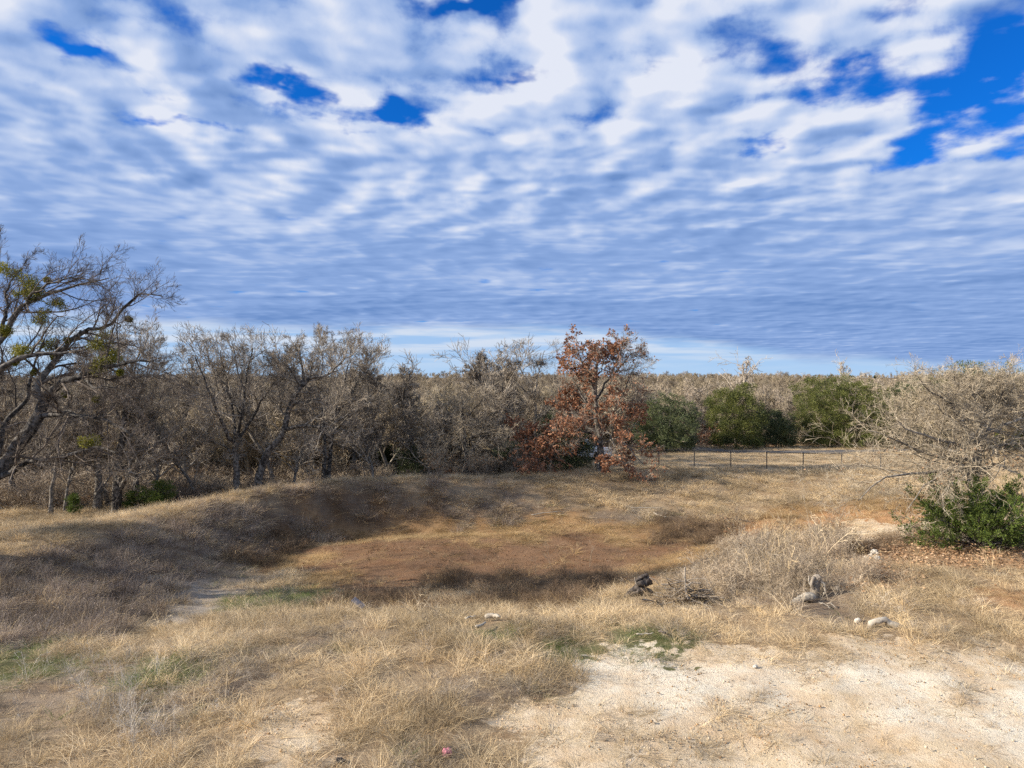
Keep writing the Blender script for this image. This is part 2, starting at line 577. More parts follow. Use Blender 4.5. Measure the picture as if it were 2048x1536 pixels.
def hit(px, py):
    """photo pixel -> where its ray meets the ground"""
    d = np.concatenate([np.arange(9, 70, 0.06), np.arange(70, 400, 0.5)])
    x = (px - CX) / F * d
    z = CAMZ - (py - CY) / F * d
    g = H(x, d)
    i = int(np.argmax(z <= g)) if (z <= g).any() else len(d) - 1
    return np.array([x[i], d[i], g[i]])


# ------------------------------------------------------------------ ground cover zones (what grows where)
# class: soil colour
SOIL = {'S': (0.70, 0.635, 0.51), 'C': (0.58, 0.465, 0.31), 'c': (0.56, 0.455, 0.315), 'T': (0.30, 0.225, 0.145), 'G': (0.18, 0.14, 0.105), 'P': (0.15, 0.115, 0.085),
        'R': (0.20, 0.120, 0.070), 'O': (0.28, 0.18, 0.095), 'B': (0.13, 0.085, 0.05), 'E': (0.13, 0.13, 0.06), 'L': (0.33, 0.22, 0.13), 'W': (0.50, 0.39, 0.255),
        'V': (0.28, 0.22, 0.16), 'M': (0.22, 0.165, 0.115), 'D': (0.31, 0.275, 0.235), 'X': (0.40, 0.235, 0.12)}  # D: bare sand dulled to grey, the dam's shade put into its colour
rows = {
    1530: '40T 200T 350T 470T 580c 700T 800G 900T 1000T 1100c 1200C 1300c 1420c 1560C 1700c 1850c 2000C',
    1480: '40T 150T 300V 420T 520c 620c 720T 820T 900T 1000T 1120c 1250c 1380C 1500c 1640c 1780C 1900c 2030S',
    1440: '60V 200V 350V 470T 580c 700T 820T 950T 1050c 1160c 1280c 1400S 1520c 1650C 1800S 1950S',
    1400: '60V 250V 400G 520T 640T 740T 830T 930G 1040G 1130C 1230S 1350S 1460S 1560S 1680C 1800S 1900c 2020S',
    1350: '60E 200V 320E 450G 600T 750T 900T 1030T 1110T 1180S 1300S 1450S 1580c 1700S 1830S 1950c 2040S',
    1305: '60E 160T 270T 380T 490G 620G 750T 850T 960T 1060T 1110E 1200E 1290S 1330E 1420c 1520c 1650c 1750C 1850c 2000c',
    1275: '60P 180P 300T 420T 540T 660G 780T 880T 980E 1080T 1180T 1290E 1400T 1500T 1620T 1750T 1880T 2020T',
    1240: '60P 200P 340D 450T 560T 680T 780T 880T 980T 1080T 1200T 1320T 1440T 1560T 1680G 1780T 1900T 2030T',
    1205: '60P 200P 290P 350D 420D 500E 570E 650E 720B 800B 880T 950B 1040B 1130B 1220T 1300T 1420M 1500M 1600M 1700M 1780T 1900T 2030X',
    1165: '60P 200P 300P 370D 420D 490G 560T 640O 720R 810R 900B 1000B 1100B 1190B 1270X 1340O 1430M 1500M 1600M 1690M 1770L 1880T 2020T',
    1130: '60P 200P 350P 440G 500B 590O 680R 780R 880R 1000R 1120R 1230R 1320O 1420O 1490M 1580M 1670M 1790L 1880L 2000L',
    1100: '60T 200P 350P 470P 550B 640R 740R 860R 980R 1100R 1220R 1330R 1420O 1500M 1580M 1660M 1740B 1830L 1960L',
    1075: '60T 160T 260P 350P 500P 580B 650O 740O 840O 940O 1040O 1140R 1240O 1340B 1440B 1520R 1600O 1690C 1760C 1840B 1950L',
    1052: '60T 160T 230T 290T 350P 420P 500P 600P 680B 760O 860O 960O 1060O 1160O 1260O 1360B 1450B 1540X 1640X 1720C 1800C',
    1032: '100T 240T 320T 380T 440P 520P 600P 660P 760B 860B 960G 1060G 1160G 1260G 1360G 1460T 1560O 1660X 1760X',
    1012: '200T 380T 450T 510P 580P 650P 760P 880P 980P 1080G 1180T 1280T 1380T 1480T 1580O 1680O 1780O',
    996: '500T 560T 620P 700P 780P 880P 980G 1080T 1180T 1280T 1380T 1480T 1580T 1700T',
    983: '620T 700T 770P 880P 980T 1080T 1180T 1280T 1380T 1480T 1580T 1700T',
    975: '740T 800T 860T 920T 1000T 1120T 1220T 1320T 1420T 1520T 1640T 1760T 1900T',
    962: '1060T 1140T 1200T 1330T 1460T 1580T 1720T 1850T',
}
zp, zc = [], []
for py, line in rows.items():
    for tok in line.split():
        px = int(tok[:-1])
        p = hit(px, py)
        zp.append(p[:2])
        zc.append(tok[-1])
for x, y, c in [(-34, 30, 'T'), (-30, 36, 'T'), (-40, 40, 'L'), (-20, 44, 'L'), (-12, 49, 'L'), (-30, 50, 'L'), (-5, 53, 'L'), (3, 56, 'L'), (-20, 22, 'P'), (-25, 25, 'P'), (-16, 16, 'T'), (-18, 10, 'V'), (20, 10, 'S'), (22, 20, 'T'), (26, 28, 'T'), (32, 38, 'T'),
                (8, 58, 'W'), (14, 58, 'W'), (20, 58, 'W'), (26, 58, 'W'), (34, 56, 'W'), (42, 55, 'W'), (10, 64, 'W'), (18, 64, 'W'), (28, 64, 'W'), (40, 64, 'W'), (16, 72, 'W'), (26, 74, 'W'), (38, 74, 'W'), (52, 60, 'W'), (60, 75, 'W'),
                (10, 78, 'L'), (25, 82, 'L'), (45, 84, 'L'), (0, 66, 'L'), (-15, 62, 'L'), (-40, 62, 'L'), (0, 100, 'L'), (40, 110, 'L'), (-50, 110, 'L'), (0, 5, 'T'), (-10, 5, 'T'), (10, 5, 'c')]:
    zp.append((x, y))
    zc.append(c)
ZP = np.array(zp)
CLS = sorted(SOIL)
ZC = np.array([CLS.index(c) for c in zc])


def zone(x, y, jit=1.0, rng=None):
    """nearest zone point after a wandering shift: ragged, interleaved borders"""
    s = np.clip(y / 26.0, 0.5, 2.2)
    jx = (fbm(x * 0.8, y * 0.8, 31, 3) - 0.5) * 2.6 * jit * s
    jy = (fbm(x * 0.8, y * 0.8, 57, 3) - 0.5) * 2.6 * jit * s
    if rng is not None:
        jx = jx + rng.normal(0, 0.28, x.shape) * s
        jy = jy + rng.normal(0, 0.28, x.shape) * s
    X, Y = x + jx, y + jy
    out = np.empty(len(x), int)
    for i in range(0, len(x), 20000):
        d = (X[i:i + 20000, None] - ZP[None, :, 0]) ** 2 + (Y[i:i + 20000, None] - ZP[None, :, 1]) ** 2
        out[i:i + 20000] = ZC[np.argmin(d, 1)]
    return out


def build_ground():
    def axis(dense0, dense1, step, lo, hi, g=1.12):
        a = list(np.arange(dense0, dense1 + 1e-6, step))
        s, v = step, dense1
        while v < hi:
            s *= g
            v += s
            a.append(v)
        s, v = step, dense0
        while v > lo:
            s *= g
            v -= s
            a.insert(0, v)
        return np.array(a)
    xs = axis(-34, 34, 0.26, -5000, 5000)
    ys = axis(9, 60, 0.26, -400, 7000, 1.07)
    X, Y = np.meshgrid(xs, ys)
    Z = H(X, Y)
    nx, ny = len(xs), len(ys)
    V = np.stack([X, Y, Z], -1).reshape(-1, 3)
    i = np.arange(ny - 1)[:, None] * nx + np.arange(nx - 1)[None, :]
    Q = np.stack([i, i + 1, i + nx + 1, i + nx], -1).reshape(-1, 4)
    me = np_mesh('ground', V, Q, True)
    table = np.array([SOIL[c] for c in CLS])
    col = np.zeros((len(V), 3))
    rg = np.random.default_rng(4)
    nearm = (V[:, 1] < 115) & (V[:, 1] > -5) & (np.abs(V[:, 0]) < 90)
    bare_id = np.isin(np.arange(len(CLS)), [CLS.index(c) for c in 'SCc'])
    accg, wg, accb, wb = 0, 1e-4, 0, 1e-4
    for k in range(6):
        jx = rg.normal(0, 0.35, nearm.sum())
        jy = rg.normal(0, 0.35, nearm.sum())
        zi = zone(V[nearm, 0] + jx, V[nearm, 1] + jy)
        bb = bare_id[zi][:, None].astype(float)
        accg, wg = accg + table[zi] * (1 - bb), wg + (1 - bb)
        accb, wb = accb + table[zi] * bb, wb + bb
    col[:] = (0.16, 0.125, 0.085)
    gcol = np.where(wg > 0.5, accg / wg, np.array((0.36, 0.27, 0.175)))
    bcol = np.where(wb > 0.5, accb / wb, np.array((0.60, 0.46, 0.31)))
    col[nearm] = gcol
    col2 = col.copy()
    col2[nearm] = bcol
    bare = np.zeros(len(V))
    bare[nearm] = (wb / (wb + wg))[:, 0]
    a = me.attributes.new('bare', 'FLOAT', 'POINT')
    a.data.foreach_set('value', bare.astype(np.float32))
    a = me.attributes.new('sand', 'FLOAT_COLOR', 'POINT')
    a.data.foreach_set('color', np.concatenate([col2, np.ones((len(col), 1))], 1).astype(np.float32).ravel())
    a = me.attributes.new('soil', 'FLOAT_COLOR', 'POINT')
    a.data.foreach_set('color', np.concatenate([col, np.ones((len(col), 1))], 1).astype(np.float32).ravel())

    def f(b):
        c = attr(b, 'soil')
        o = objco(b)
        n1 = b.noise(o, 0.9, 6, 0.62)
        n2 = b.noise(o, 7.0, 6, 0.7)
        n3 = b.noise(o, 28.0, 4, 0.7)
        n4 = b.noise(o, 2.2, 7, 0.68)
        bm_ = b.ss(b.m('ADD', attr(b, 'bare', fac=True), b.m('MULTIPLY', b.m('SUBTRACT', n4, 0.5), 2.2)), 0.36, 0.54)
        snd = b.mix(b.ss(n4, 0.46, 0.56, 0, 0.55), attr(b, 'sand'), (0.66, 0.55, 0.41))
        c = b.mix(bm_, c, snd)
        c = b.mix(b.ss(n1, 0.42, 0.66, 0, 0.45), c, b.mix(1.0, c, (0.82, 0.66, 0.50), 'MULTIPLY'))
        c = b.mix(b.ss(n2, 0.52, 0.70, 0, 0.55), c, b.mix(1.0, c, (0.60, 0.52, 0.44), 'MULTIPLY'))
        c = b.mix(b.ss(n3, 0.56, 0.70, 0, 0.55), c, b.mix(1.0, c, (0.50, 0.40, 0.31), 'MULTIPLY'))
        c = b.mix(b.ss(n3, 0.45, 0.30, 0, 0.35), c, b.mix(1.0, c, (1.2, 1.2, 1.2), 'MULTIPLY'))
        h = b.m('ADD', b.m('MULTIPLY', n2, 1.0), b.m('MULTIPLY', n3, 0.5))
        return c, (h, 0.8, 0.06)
    m = mat('soil', f, 0.95, 0.1)
    return tag(mobj('ground', me, m), kind='structure')


build_ground()

# ------------------------------------------------------------------ scatter (stuff)
def proto_collection(name, meshes):
    c = bpy.data.collections.new(name)
    for i, me in enumerate(meshes):
        o = bpy.data.objects.new('%s_%02d' % (name, i), me)
        c.objects.link(o)
    return c


def scatter(name, pts, rot, scl, idx, col, coll, label, cat):
    me = bpy.data.meshes.new(name)
    me.vertices.add(len(pts))
    me.vertices.foreach_set('co', np.asarray(pts, np.float32).ravel())
    for nm, typ, val, key in (('rot', 'FLOAT_VECTOR', rot, 'vector'), ('scl', 'FLOAT_VECTOR', scl, 'vector'), ('col', 'FLOAT_COLOR', np.concatenate([col, np.ones((len(col), 1))], 1), 'color')):
        a = me.attributes.new(nm, typ, 'POINT')
        a.data.foreach_set(key, np.asarray(val, np.float32).ravel())
    a = me.attributes.new('pick', 'INT', 'POINT')
    a.data.foreach_set('value', np.asarray(idx, np.int32))
    me.update()
    o = mobj(name, me)
    ng = bpy.data.node_groups.new(name + '_scatter', 'GeometryNodeTree')
    ng.interface.new_socket('Geometry', in_out='INPUT', socket_type='NodeSocketGeometry')
    ng.interface.new_socket('Geometry', in_out='OUTPUT', socket_type='NodeSocketGeometry')
    gi, go = ng.nodes.new('NodeGroupInput'), ng.nodes.new('NodeGroupOutput')
    iop = ng.nodes.new('GeometryNodeInstanceOnPoints')
    ci = ng.nodes.new('GeometryNodeCollectionInfo')
    ci.inputs['Collection'].default_value = coll
    ci.inputs['Separate Children'].default_value = True
    ci.inputs['Reset Children'].default_value = True
    L = ng.links.new
    L(gi.outputs[0], iop.inputs['Points'])
    L(ci.outputs[0], iop.inputs['Instance'])
    iop.inputs['Pick Instance'].default_value = True

    def na(nm, typ):
        nd = ng.nodes.new('GeometryNodeInputNamedAttribute')
        nd.data_type = typ
        nd.inputs['Name'].default_value = nm
        return [s for s in nd.outputs if s.enabled and s.name == 'Attribute'][0]
    L(na('pick', 'INT'), iop.inputs['Instance Index'])
    L(na('rot', 'FLOAT_VECTOR'), iop.inputs['Rotation'])
    L(na('scl', 'FLOAT_VECTOR'), iop.inputs['Scale'])
    L(iop.outputs[0], go.inputs[0])
    md = o.modifiers.new('scatter', 'NODES')
    md.node_group = ng
    return tag(o, label, cat, kind='stuff')


# ------------------------------------------------------------------ branching
def grow(S, D, Ln, R0, n, wander, up, rng, rend=0.35, droop=0.0):
    N = len(S)
    P = np.empty((N, n + 1, 3))
    P[:, 0] = S
    d = norm(D)
    for i in range(n):
        d = d + rng.normal(0, wander, (N, 3))
        d[:, 2] += up - droop * i / n
        d = norm(d)
        P[:, i + 1] = P[:, i] + d * (Ln / n)[:, None]
    return P, R0[:, None] * np.linspace(1, rend, n + 1)[None, :]


def spawn(P, Rr, k, t0, t1, a0, a1, l0, l1, rr, rng, lmin=0.15, flat=None):
    N, n1, _ = P.shape
    n = n1 - 1
    idx = np.repeat(np.arange(N), k)
    Mn = N * k
    t = t0 + (t1 - t0) * ((np.tile(np.arange(k), N) + rng.random(Mn)) / k)
    f = np.clip(t * n, 0, n - 1e-4)
    i = f.astype(int)
    w = (f - i)[:, None]
    pos = P[idx, i] * (1 - w) + P[idx, i + 1] * w
    tan = norm(P[idx, i + 1] - P[idx, i])
    rad = Rr[idx, i] * (1 - w[:, 0]) + Rr[idx, i + 1] * w[:, 0]
    perp = norm(np.cross(tan, rng.normal(size=(Mn, 3))))
    if flat is not None:
        perp[:, 2] += flat
        perp = norm(perp)
    an = np.radians(rng.uniform(a0, a1, Mn))[:, None]
    D = np.cos(an) * tan + np.sin(an) * perp
    plen = np.linalg.norm(np.diff(P, axis=1), axis=2).sum(1)[idx]
    Ln = np.maximum(plen * rng.uniform(l0, l1, Mn) * (1.15 - 0.5 * t), lmin)
    return pos, D, Ln, rad * rr


LV_OAK = [dict(k=9, t=(0.18, 1.0), a=(30, 70), l=(0.32, 0.60), rr=0.55, n=5, w=0.20, up=0.05, s=5),
          dict(k=6, t=(0.15, 1.0), a=(28, 65), l=(0.38, 0.65), rr=0.6, n=4, w=0.20, up=0.05, s=4),
          dict(k=6, t=(0.12, 1.0), a=(25, 60), l=(0.40, 0.70), rr=0.6, n=3, w=0.20, up=0.06, s=3),
          dict(k=5, t=(0.10, 1.0), a=(20, 55), l=(0.40, 0.80), rr=0.65, n=2, w=0.18, up=0.08, s=2)]


def ramify(P, Rr, levels, rng, rmin=0.004, leaves=None):
    """grow the finer levels from given limbs; returns the geometry of the crown and the last level"""
    g = Geo()
    p, r = P, Rr
    for k, L in enumerate(levels):
        S, D, Ln, R0 = spawn(p, r, L['k'], *L['t'], *L['a'], *L['l'], L['rr'], rng, lmin=L.get('lmin', 0.12), flat=L.get('flat'))
        keep = L.get('keep')
        if keep is not None:
            m = keep(S)
            S, D, Ln, R0 = S[m], D[m], Ln[m], R0[m]
        Ln = np.minimum(Ln, L.get('lmax', 9))
        R0 = np.maximum(R0, rmin)
        p, r = grow(S, D, Ln, R0, L['n'], L['w'], L['up'], rng, 0.35, L.get('droop', 0))
        g.tubes(p, np.maximum(r, rmin * 0.7), L['s'], rng)
    return g, p


def px_limbs(limbs, depth, n=9, rng=None, jitter=0.04):
    """limbs traced from the photo: [points (px, py, depth offset)], r0, r1 in metres"""
    P, Rr = [], []
    for pts, r0, r1 in limbs:
        w = [dp(q[0], q[1], depth + (q[2] if len(q) > 2 else 0.0)) for q in pts]
        pl = smooth_poly(w, n)
        if rng is not None:
            pl[1:] += rng.normal(0, jitter, (n, 3)) * np.array([1, 1.5, 1])
        P.append(pl)
        Rr.append(np.linspace(r0, r1, n + 1) ** 1.0)
    return np.array(P), np.array(Rr)


def tree_from_limbs(name, limbs, depth, seed, label, cat='tree', levels=LV_OAK, trunk_mat='bark', twig_mat='twig', rmin=0.005, sides=8, extra=None, root_flare=True, group=None, n=9):
    rng = np.random.default_rng(seed)
    P, Rr = px_limbs(limbs, depth, n, rng)
    b0 = P[0, 0].copy()
    z0 = hz(b0[0], b0[1])
    # carry the trunk down into the ground
    P[0, 0, 2] = z0 - 0.15
    if root_flare:
        Rr[0, 0] *= 1.35
    base = np.array([b0[0], b0[1], z0])
    P = P - base
    root = empty(name, base, label, cat, group)
    g = Geo()
    g.tubes(P, Rr, sides, rng)
    mobj('trunk', g.mesh('trunk', True), M[trunk_mat], root)
    # twigs grow on the limbs and on the upper part of the trunk
    k0 = int(n * 0.62)
    u = np.linspace(k0, n, n + 1)
    PU = np.stack([np.interp(u, np.arange(n + 1), P[0, :, q]) for q in range(3)], 1)[None]
    RU = np.interp(u, np.arange(n + 1), Rr[0])[None]
    src, srr = (np.concatenate([P[1:], PU]), np.concatenate([Rr[1:], RU])) if name != 'mistletoe_oak' else (P[1:], Rr[1:])
    c, last = ramify(src, srr, levels, rng, rmin)
    mobj('crown', c.mesh('crown'), M[twig_mat], root)
    return root, base, P, last, rng


def leaf_part(root, name, C, D, ln, wd, m, rng):
    g = Geo()
    g.leaves(C, D, ln, wd, rng)
    return tag(mobj(name, g.mesh(name), M[m], root), kind='stuff' if name == 'leaves' else None)


def along(last, n, rng):
    """n random points on the last level of twigs"""
    i = rng.integers(0, len(last), n)
    k = rng.integers(0, last.shape[1] - 1, n)
    w = rng.random((n, 1))
    a, b_ = last[i, k], last[i, k + 1]
    return a * (1 - w) + b_ * w, norm(b_ - a)


def generic_tree(rng, height, spread, trunk_r, levels, nlimb=7, lean=0.1, first=0.28, sides=6, rmin=0.006, up=0.02, limb_up=0.06, ang=(25, 60)):
    """free-grown tree at the origin: trunk + limbs, returns trunk Geo, crown Geo, last level"""
    D = np.array([[rng.normal(0, lean), rng.normal(0, lean), 1.0]])
    tp, tr = grow(np.zeros((1, 3)) - [[0, 0, 0.15]], D, np.array([height * 0.78]), np.array([trunk_r]), 10, 0.10, up, rng, 0.18)
    tr[0, 0] *= 1.3
    S, Dd, Ln, R0 = spawn(tp, tr, nlimb, first, 0.95, *ang, spread * 0.8 / height, spread * 1.3 / height, 0.62, rng)
    lp, lr = grow(S, Dd, Ln, R0, 10, 0.12, limb_up, rng, 0.25)
    P, Rr = np.concatenate([tp, lp]), np.concatenate([tr, lr])
    g = Geo()
    g.tubes(P, Rr, sides, rng)
    c, last = ramify(P, Rr, levels, rng, rmin)
    return g, c, last


def evergreen(name, loc, rx, ry, h, seed, label, m, nclump=230, per=95, leaf=(0.17, 0.05), clump_r=(0.30, 0.62), low=0.02, cat='tree', group=None, lobes=6, twigs=True):
    """dense evergreen: trunk, limbs and a crown of leaf clumps over uneven lobes"""
    rng = np.random.default_rng(seed)
    root = empty(name, loc, label, cat, group)
    g = Geo()
    tp, tr = grow(np.array([[0, 0, -0.15]]), np.array([[0.05, 0, 1.0]]), np.array([h * 0.85]), np.array([0.012 * h + 0.05]), 8, 0.06, 0.02, rng, 0.15)
    g.tubes(tp, tr, 6, rng)
    S, D, Ln, R0 = spawn(tp, tr, 26, 0.08, 0.95, 45, 85, 0.25, 0.5, 0.4, rng)
    lp, lr = grow(S, D, np.minimum(Ln, rx * 0.95), R0, 6, 0.10, 0.06, rng, 0.2)
    g.tubes(lp, lr, 4, rng)
    mobj('trunk', g.mesh('trunk', True), M['bark'], root)
    # lobes
    lob = []
    for i in range(lobes):
        a = rng.uniform(0, 2 * np.pi)
        zz = rng.uniform(0.22, 0.86) * h
        q = 0.50 * (1 - 0.45 * max(0, zz / h - 0.45))
        lob.append((rx * q * np.cos(a), ry * q * np.sin(a), zz, rx * rng.uniform(0.38, 0.62), ry * rng.uniform(0.38, 0.62), h * rng.uniform(0.16, 0.26)))
    lob.append((0, 0, h * 0.50, rx * 0.88, ry * 0.88, h * 0.46))
    C, O = [], []
    for i in range(nclump):
        l = lob[rng.integers(0, len(lob))] if rng.random() < 0.62 else lob[-1]
        u = norm(rng.normal(size=3))
        u[2] = u[2] * 0.9 + 0.12
        q = rng.uniform(0.72, 1.05) if rng.random() < 0.8 else rng.uniform(0.35, 0.8)
        c = np.array([l[0] + u[0] * l[3] * q, l[1] + u[1] * l[4] * q, l[2] + u[2] * l[5] * q])
        if rng.random() < 0.22:                       # skirt reaching the ground
            a = rng.uniform(0, 6.28)
            c = np.array([rx * 0.78 * np.cos(a) * rng.uniform(0.6, 1), ry * 0.78 * np.sin(a) * rng.uniform(0.6, 1), h * rng.uniform(0.05, 0.25)])
        c[2] = max(c[2], low * h + rng.uniform(0.1, 0.4))
        C.append(c)
        O.append(u)
    C, O = np.array(C), np.array(O)
    k = np.repeat(np.arange(nclump), per)
    n = len(k)
    cr = rng.uniform(*clump_r, nclump)[k]
    off = rng.normal(size=(n, 3))
    off = norm(off) * (rng.random((n, 1)) ** 0.5) * cr[:, None] * np.array([1, 1, 0.75])
    d = norm(off) + O[k] * 0.7 + rng.normal(0, 0.35, (n, 3)) + np.array([0, 0, 0.25])
    p = C[k] + off
    p[:, 2] = np.maximum(p[:, 2], 0.03)
    leaf_part(root, 'crown', p, d, leaf[0], leaf[1], m, rng)
    if twigs:
        g = Geo()
        sp = C[rng.integers(0, nclump, 160)]
        tp, tr = grow(sp * 0.8, norm(sp - np.array([0, 0, h * 0.4])), rng.uniform(0.5, 1.3, 160), np.full(160, 0.012), 4, 0.2, 0.05, rng)
        g.tubes(tp, tr, 3, rng)
        tag(mobj('twigs', g.mesh('twigs'), M['twig'], root), kind='stuff')
    return root

# ------------------------------------------------------------------ far wood: one mass of bare crowns
LV_FAR = [dict(k=7, t=(0.2, 1.0), a=(25, 60), l=(0.35, 0.62), rr=0.6, n=3, w=0.2, up=0.06, s=3),
          dict(k=6, t=(0.15, 1.0), a=(22, 60), l=(0.40, 0.70), rr=0.6, n=2, w=0.2, up=0.08, s=2),
          dict(k=5, t=(0.10, 1.0), a=(20, 60), l=(0.45, 0.85), rr=0.65, n=1, w=0.2, up=0.10, s=2, lmin=0.4)]


def build_far_wood():
    meshes = []
    for i in range(6):
        rg = np.random.default_rng(100 + i)
        g, c, last = generic_tree(rg, 8.0, (2.8, 3.4, 3.0, 3.8, 2.5, 3.2)[i], 0.15, LV_FAR, nlimb=8, first=0.22, sides=4, rmin=0.016, limb_up=0.08)
        for k in range(len(c.v)):
            g.add(c.v[k], c.q[k] - c.q[k].min(), c.t[k])
        me = g.mesh('far_bare_tree')
        me.materials.append(M['farwood'])
        meshes.append(me)
    for i in range(2):                                     # a few cedars among them
        rg = np.random.default_rng(140 + i)
        n = 2600
        u = norm(rg.normal(size=(n, 3)))
        p = u * np.array([1.7, 1.7, 2.3]) * (rg.random((n, 1)) ** 0.25) * (0.75 + 0.5 * rg.random((n, 1))) + np.array([0, 0, 2.5])
        g = Geo()
        g.leaves(p, u + np.array([0, 0, 0.5]), 0.55, 0.2, rg)
        me = g.mesh('far_cedar')
        me.materials.append(M['farwood'])
        meshes.append(me)
    coll = proto_collection('far_wood_kinds', meshes)
    rg = np.random.default_rng(7)
    N = 13000
    azm = rg.uniform(-40, 40, N)
    d = np.exp(rg.uniform(np.log(50), np.log(1400), N))
    x, y = d * np.tan(np.radians(azm)), d
    px = CX + x / y * F
    start = np.interp(px, [-400, 300, 980, 1010, 1280, 1300, 1500, 1760, 1900, 2500], [54, 56, 58, 70, 72, 88, 84, 84, 60, 60])
    keep = y > start + rg.uniform(0, 3, N)
    keep &= rg.random(N) < np.clip((y / 170.0) ** 1.5, 0.08, 1)
    x, y, d, px = x[keep], y[keep], d[keep], px[keep]
    # the wood goes on beyond the left edge of the view
    ex = np.array([(-33, 30), (-36, 24), (-40, 30), (-39, 18), (-45, 25)], float)
    x, y, px = np.concatenate([x, ex[:, 0]]), np.concatenate([y, ex[:, 1]]), np.concatenate([px, np.full(len(ex), -300.0)])
    n = len(x)
    z = H(x, y)
    idx = rg.integers(0, 6, n)
    ced = rg.random(n) < 0.05
    idx[ced] = rg.integers(6, 8, ced.sum())
    s = rg.uniform(0.70, 1.12, n) * np.where(y > 500, 1.0 + 1.1 * (fbm(x * 0.012, y * 0.003, 44, 3) - 0.45), 1.0)
    s *= np.where(rg.random(n) < 0.04, rg.uniform(1.2, 1.6, n), 1.0)
    s *= np.where(y > 250, rg.uniform(0.75, 1.2, n), 1.0)
    s[ced] *= 0.85
    s *= np.where((px < 1000) & (y < 100), 1.08, 1.0)
    s[-len(ex):] = 1.35
    ced[-len(ex):] = False
    idx[-len(ex):] = np.arange(len(ex)) % 6
    cols = np.array([(0.295, 0.24, 0.17), (0.335, 0.285, 0.21), (0.25, 0.205, 0.15), (0.355, 0.295, 0.205), (0.285, 0.235, 0.155)])
    col = cols[rg.integers(0, 5, n)] * rg.uniform(0.8, 1.25, (n, 1))
    pale = rg.random(n) < 0.05
    col[pale] = np.array((0.42, 0.35, 0.27))
    col[ced] = np.array((0.060, 0.065, 0.028)) * rg.uniform(0.8, 1.5, (ced.sum(), 1))
    scl = np.stack([s * rg.uniform(0.9, 1.25, n), s * rg.uniform(0.9, 1.25, n), s], 1)
    rot = np.stack([np.zeros(n), np.zeros(n), rg.uniform(0, 6.28, n)], 1)
    scatter('distant_wood', np.stack([x, y, z - 0.1], 1), rot, scl, idx, col, coll, 'brown leafless wood filling the valley to the horizon', 'wood')


build_far_wood()


def shrub_mesh(seed, h=2.0, stems=7, rmin=0.010, k=(6, 5, 4)):
    rg = np.random.default_rng(seed)
    S = rg.normal(0, 0.12, (stems, 3)) * np.array([1, 1, 0])
    D = np.concatenate([rg.normal(0, 0.45, (stems, 2)), np.ones((stems, 1))], 1)
    P, Rr = grow(S - [0, 0, 0.1], D, rg.uniform(0.7, 1.1, stems) * h, np.full(stems, 0.022), 6, 0.14, 0.03, rg, 0.3)
    lv = [dict(k=k[0], t=(0.15, 1), a=(25, 65), l=(0.3, 0.6), rr=0.6, n=3, w=0.2, up=0.03, s=3),
          dict(k=k[1], t=(0.1, 1), a=(25, 65), l=(0.4, 0.7), rr=0.6, n=2, w=0.2, up=0.03, s=2),
          dict(k=k[2], t=(0.1, 1), a=(25, 65), l=(0.4, 0.8), rr=0.7, n=1, w=0.2, up=0.03, s=2)]
    g = Geo()
    g.tubes(P, Rr, 4, rg)
    c, last = ramify(P, Rr, lv, rg, rmin)
    for q in range(len(c.v)):
        g.add(c.v[q], c.q[q] - c.q[q].min(), c.t[q])
    return g.mesh('shrub'), last


def build_undergrowth():
    ms = []
    for i in range(5):
        me, _ = shrub_mesh(200 + i, 2.2, 8)
        me.materials.append(M['farwood'])
        ms.append(me)
    coll = proto_collection('undergrowth_kinds', ms)
    rg = np.random.default_rng(11)
    P = []
    while len(P) < 430:
        y = rg.uniform(40, 66)
        px = rg.uniform(-150, 1300)
        x = (px - CX) / F * y
        lim = np.interp(px, [-150, 0, 150, 300, 450, 600, 750, 900, 1050, 1150, 1300], [43, 43.5, 43.5, 44.5, 46, 48.5, 51, 51.5, 53, 56, 60])
        if px > 1140 and y < 74:
            continue
        if y < lim + rg.uniform(0, 1.0):
            continue
        P.append((x, y))
    P = np.array(P)
    # sparser rows of brush behind the evergreens on the right
    Q = []
    for i in range(260):
        px = rg.uniform(1260, 2250)
        y = rg.uniform(80, 92)
        Q.append(((px - CX) / F * y, y))
    P = np.concatenate([P, np.array(Q)])
    n = len(P)
    z = H(P[:, 0], P[:, 1])
    s = rg.uniform(0.35, 1.0, n)
    cols = np.array([(0.33, 0.27, 0.205), (0.39, 0.325, 0.245), (0.27, 0.215, 0.165), (0.41, 0.33, 0.235)])
    col = cols[rg.integers(0, 4, n)] * rg.uniform(0.8, 1.2, (n, 1))
    rot = np.stack([np.zeros(n), np.zeros(n), rg.uniform(0, 6.28, n)], 1)
    scatter('woodland_undergrowth', np.stack([P[:, 0], P[:, 1], z], 1), rot, np.stack([s * 1.15, s * 1.15, s], 1), rg.integers(0, 5, n), col, coll, 'tangled bare undergrowth along the foot of the wood', 'undergrowth')


build_undergrowth()

